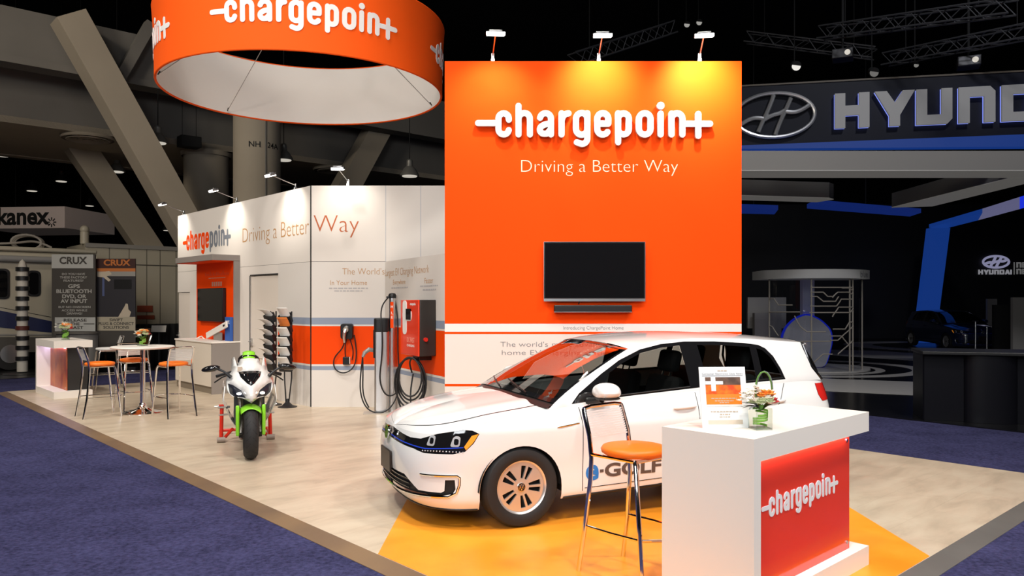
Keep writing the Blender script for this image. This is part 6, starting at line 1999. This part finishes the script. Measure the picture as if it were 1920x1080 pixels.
# round glass kiosk with circuit lines
t = thing('glass_booth', 'round glass display booth with grey circuit lines and a curved white canopy', 'booth', (KX, KY, -.01))
KR = 1.40
zk = lambda py: CH - (py - HY) / F * (KY - KR) + .01
mb = MB(); mb.lathe([(0, .0), (1.6, 0), (1.6, .03), (0, .03)], 48); mb.build('floor_disc', M_hwhite, t)
mb = MB()
ca = [R(-152 + 124 * i / 24) for i in range(25)]
pts = [(1.58 * math.cos(a), 1.58 * math.sin(a)) for a in ca]
mb.prism(pts + [(1.35, .3), (-1.35, .3)], zk(522), zk(505)); mb.build('canopy', mat('booth_canopy', srgb(176, 174, 170), .5, emit=.03), t, smooth=40)
a_ = R(-52)
text('printed_text', 'blue', .24, M_tgrey, frame((1.59 * math.cos(R(-49)), 1.59 * math.sin(R(-49)), zk(514)), (math.cos(R(41)), math.sin(R(41)), 0), (0, 0, 1)), t)
M_bglass = glass_mat('booth_glass', (.82, .84, .88), 1.45)
mb = MB(); mb.grid(lambda u, v: (KR * math.cos(R(-150 + 120 * u)), KR * math.sin(R(-150 + 120 * u)), .03 + (zk(522) - .03) * v), 24, 1); mb.build('glass_wall', M_bglass, t, smooth=60)
M_line = mat('circuit_line', srgb(150, 142, 130), .5)
for a in (-150, -105, -62, -57, -30):
    mb = MB(); mb.cyl((KR * math.cos(R(a)), KR * math.sin(R(a)), .03), (KR * math.cos(R(a)), KR * math.sin(R(a)), zk(522)), .022, n=8); mb.build('post', M_line, t)
def kang(px):
    """angle on the glass cylinder seen at column px"""
    best = None
    for i in range(241):
        a = R(-150 + 120 * i / 240); x = KX + KR * math.cos(a); y = KY + KR * math.sin(a)
        e = abs(960 + F * x / y - px)
        if best is None or e < best[0]: best = (e, a)
    return best[1]
def kp_(px, py):
    a = kang(px); y = KY + KR * math.sin(a)
    return Vector(((KR + .012) * math.cos(a), (KR + .012) * math.sin(a), CH - (py - HY) / F * y + .01))
for ln in ([(1520, 539), (1598, 539)], [(1520, 548), (1543, 548), (1552, 556), (1560, 556)], [(1520, 556), (1532, 556), (1543, 565), (1566, 565), (1572, 556)], [(1519, 574), (1568, 574), (1577, 561), (1596, 561)], [(1518, 586), (1593, 586), (1599, 579)],
           [(1560, 594), (1572, 576), (1598, 576)], [(1561, 617), (1584, 617), (1592, 604), (1598, 604)], [(1556, 638), (1570, 638), (1599, 612)], [(1556, 630), (1577, 630), (1590, 646)], [(1570, 664), (1590, 647), (1599, 638)],
           [(1418, 574), (1436, 574), (1444, 560), (1452, 560), (1460, 572), (1486, 572)], [(1436, 574), (1442, 585), (1500, 585)], [(1406, 616), (1424, 616), (1432, 602), (1440, 601)], [(1432, 608), (1448, 612), (1460, 630)],
           [(1490, 592), (1500, 612), (1513, 622), (1548, 622)], [(1500, 640), (1556, 640)], [(1525, 680), (1543, 664), (1560, 664)], [(1578, 540), (1592, 540), (1599, 546)], [(1560, 558), (1570, 548), (1590, 548), (1598, 552)]):
    mb = MB(); mb.tube([kp_(*q) for q in dens(ln, 4, False)], .016, 6); mb.build('circuit_line', M_line, t)
# inside the booth: white column, blue-edged drop screen, white cabinets
t = thing('display_pillar', 'white pillar with blue glow rising inside the glass booth', 'pillar', (KX + .12, KY + .2, .02))
mb = MB(); mb.box(-.16, .16, -.1, .1, 0, 2.36); mb.build('shaft', mat('pillar_white', srgb(150, 150, 156), .5, emit=.03, ecol=(.5, .5, .9)), t, smooth=0)
mb = MB(); mb.box(-.16, .16, -.104, -.101, .1, 1.5); mb.build('glow_panel', mat('lavender_panel', srgb(96, 94, 150), .5, emit=.06, ecol=(.4, .4, 1)), t, smooth=0)
t = thing('drop_screen', 'drop-shaped pale screen edged in blue light inside the glass booth', 'display', (KX - .05, KY - .25, .02))
out = [(-.02, 1.42), (.32, 1.28), (.6, 1.0), (.64, .7), (.55, .3), (.45, .02), (-.45, .02), (-.62, .4), (-.68, .8), (-.55, 1.1), (-.3, 1.32)]
sm = [(p.x, p.y) for p in [Vector(q) for q in rounded(out, .2)]]
mb = MB(); mb.prism([(x * 1.07, z * 1.03) for x, z in sm], -.02, .03, 0, frame((0, 0, 0), (1, 0, 0), (0, 0, 1))); mb.build('blue_edge', mat('blue_edge_light', (0, 0, 0), .5, emit=1., ecol=srgb(8, 24, 140)), t, smooth=0)
mb = MB(); mb.prism(sm, .03, .06, 0, frame((0, 0, 0), (1, 0, 0), (0, 0, 1))); mb.build('screen', mat('pale_screen', srgb(130, 128, 128), .5, emit=.05, ecol=(.8, .8, 1)), t, smooth=0)
for k, (x0, x1, y0, Y, lab) in enumerate(((1401, 1473, 557, 23.2, 'wide pale panel standing at the left of the glass booth'), (1413, 1463, 586, 22.9, 'lower pale cabinet before the wide panel left of the glass booth'))):
    a, b = W(x0, y0, Y), W(x1, y0, Y)
    mb = MB(); mb.box(-(b[0] - a[0]) / 2, (b[0] - a[0]) / 2, -.1, .1, 0, a[2]); 
    if k == 0: mb = MB().box(-(b[0] - a[0]) / 2, (b[0] - a[0]) / 2, -.05, .05, 1.0, a[2]).box(-.08, .08, -.05, .05, 0, 1.0)
    tag(mb.build('display_panel', M_hgrey, None, smooth=0, loc=((a[0] + b[0]) / 2, Y, -.01)), lab, 'panel')
# black desk in front of the dark stand
a = Vector(G(1730, 786)); b = Vector((8.9, 10.9, 0))
t = thing('black_desk', 'long glossy black desk at the edge of the dark stand on the right', 'desk', (a.x, a.y, -.01), math.atan2(b.y - a.y, b.x - a.x))
L = 5.0
M_desk = mat('gloss_black_laminate', (.004, .004, .006), .4, spec=.2)
mb = MB(); mb.prism([(0, 0), (.02, -.02)] + [(.9 + .35 * math.cos(a_), -.0 + .12 * math.sin(a_)) for a_ in [R(180 + 15 * i) for i in range(13)]] + [(L, -.0), (L, .8), (0, .8)], 0, 1.0); mb.build('body', M_desk, t, smooth=40)
mb = MB(); mb.box(-.03, L, -.16, .82, 1.0, 1.05); mb.build('desktop', M_trimb, t, bevel=.01)
# dark car, posts and panels deep in the dark stand
M_dpaint = mat('dark_blue_paint', (.012, .02, .06), .2, coat=1.)
dcar = thing('car', 'dark blue car standing deep in the dark stand beyond the black desk', 'car', (17.9, 29.6, -.005), R(89))
dcar.location = Vector(W(1843, 640, 28.0)); dcar.location.z = -.005
build_car(dcar, M_dpaint, False)
for px, y0 in ((1829, 602), (1845, 612)):
    g_ = Vector(W(px, 650, 27.5))
    t = thing('barrier_post', 'thin grey barrier post before the dark car' + (', with a flat top plate' if px == 1829 else ', nearer the pale panel'), 'post', (g_.x + (.1 if px > 1840 else 0), g_.y, -.01))
    z = W(px, y0, 27.5)[2]
    mb = MB(); mb.cyl((0, 0, .02), (0, 0, z), .028, n=10); mb.build('pole', M_steel, t)
    mb = MB(); mb.lathe([(.16, 0), (.16, .02), (.03, .04)], 20); mb.build('base', M_steel, t)
    if px == 1829:
        mb = MB(); mb.box(-.08, .08, -.06, .06, z, z + .02); mb.build('plate', M_steel, t)
for x0, x1, y0, y1, Y, m, lab in ((1897, 1990, 557, 655, 24, M_hgrey, 'tall pale panel at the right picture edge'), (1862, 1896, 571, 640, 25, M_blackm, 'black standing panel between the dark car and the pale panel'), (1850, 1868, 560, 642, 33.5, M_hgrey, 'small pale panel behind the black standing panel')):
    a, b = W(x0, y0, Y), W(x1, y1, Y)
    mb = MB(); mb.box(-(b[0] - a[0]) / 2, (b[0] - a[0]) / 2, -.06, .06, 0, a[2])
    tag(mb.build('display_panel', m, None, smooth=0, loc=((a[0] + b[0]) / 2, Y, -.01)), lab, 'panel')
# ------------------------------------------------------------------ rigging under the black ceiling
M_truss = mat('dim_truss', (.10, .10, .105), .5, .6)
def truss(label, p0, p1, w=.3):
    p0, p1 = Vector(p0), Vector(p1); d = p1 - p0; L = d.length
    M = frame(p0, d, Vector((-d.y, d.x, 0)))
    t = thing('lighting_truss', label, 'truss', p0, 0, 'lighting trusses under the black ceiling')
    M = Matrix.Translation(-p0) @ M
    mb = MB()
    for y in (-w / 2, w / 2):
        for z in (-w / 2, w / 2):
            mb.cyl((0, y, z), (L, y, z), .022, n=6, M=M)
    mb.build('chords', M_truss, t)
    mb = MB(); n = int(L / w)
    for i in range(n):
        x0, x1 = L * i / n, L * (i + 1) / n
        for s in (-1, 1):
            mb.cyl((x0, s * w / 2, -w / 2 if i % 2 else w / 2), (x1, s * w / 2, w / 2 if i % 2 else -w / 2), .012, n=5, M=M)
            mb.cyl((x0, -w / 2 if i % 2 else w / 2, s * w / 2), (x1, w / 2 if i % 2 else -w / 2, s * w / 2), .012, n=5, M=M)
    mb.build('lacing', M_truss, t)
    mb = MB()
    for q in (.15, .85):
        mb.cyl(p0 * 0 + d * q + Vector((0, 0, w / 2)), d * q + Vector((0, 0, 14.5 - p0.z - d.z * q)), .012, n=5)
    mb.build('hanging_cable', M_blackm, t)
    return t
truss('dim lighting truss rising behind the middle arm lamp of the orange wall', W(1075, 112, 19), W(1260, 52, 21))
truss('dim lighting truss above the oval emblem', W(1400, 70, 24), W(1640, 100, 22))
truss('dim lighting truss high at the upper right, below the ceiling', W(1540, 62, 20), W(1900, 12, 16))
truss('dim lighting truss running to the right picture edge', W(1660, 112, 20.5), W(1960, 52, 17))
def rig_lamp(px, py, Y, r, label, em):
    p = Vector(W(px, py, Y))
    t = thing('rig_lamp', label, 'lamp', p, 0, 'rig lamps under the black ceiling')
    mb = MB(); mb.cyl((0, 0, 0), (.1 * r, r * 1.5, .8 * r), r, r * .7, n=16); mb.build('can', M_blackm, t)
    mb = MB(); mb.cyl((0, -.01, 0), (0, .01, 0), r * .85, n=16); mb.build('lens', mat('rig_lens_%d' % int(em * 10), (0, 0, 0), .5, emit=em, ecol=(1, .97, .9)), t)
    mb = MB(); mb.cyl((0, r, .5 * r), (0, r, 14.5 - p.z), .015, n=5); mb.build('yoke', M_blackm, t)
rig_lamp(1493, 124, 21, .14, 'bright round rig lamp above the oval emblem', .9)
rig_lamp(1288, 46, 24, .10, 'small rig lamp high above the orange wall, left of its twin', .35)
rig_lamp(1311, 42, 24, .10, 'small rig lamp high above the orange wall, right of its twin', .35)
rig_lamp(1639, 136, 20, .13, 'dim oval rig lamp just above the fascia', .15)
rig_lamp(1718, 122, 20, .07, 'tiny rig lamp above the big capitals', .2)
for px, py, Y, lab in ((1580, 104, 20, 'dark projector box in a frame above the big capitals'), (1816, 118, 19, 'pale projector box hanging over the fascia at the upper right')):
    p = Vector(W(px, py, Y))
    t = thing('projector', lab, 'projector', p, R(-25))
    mb = MB(); mb.box(-.25, .25, -.25, .25, -.12, .12); mb.build('housing', M_truss, t, bevel=.02)
    mb = MB(); mb.cyl((.12, -.26, 0), (.12, -.25, 0), .07, n=16); mb.build('lens', M_glow if False else mat('dim_lens', (.8, .78, .7), .5), t)
    mb = MB(); mb.cyl((0, 0, .12), (0, 0, 14.5 - p.z), .03, n=8); mb.build('mount_pole', M_blackm, t)
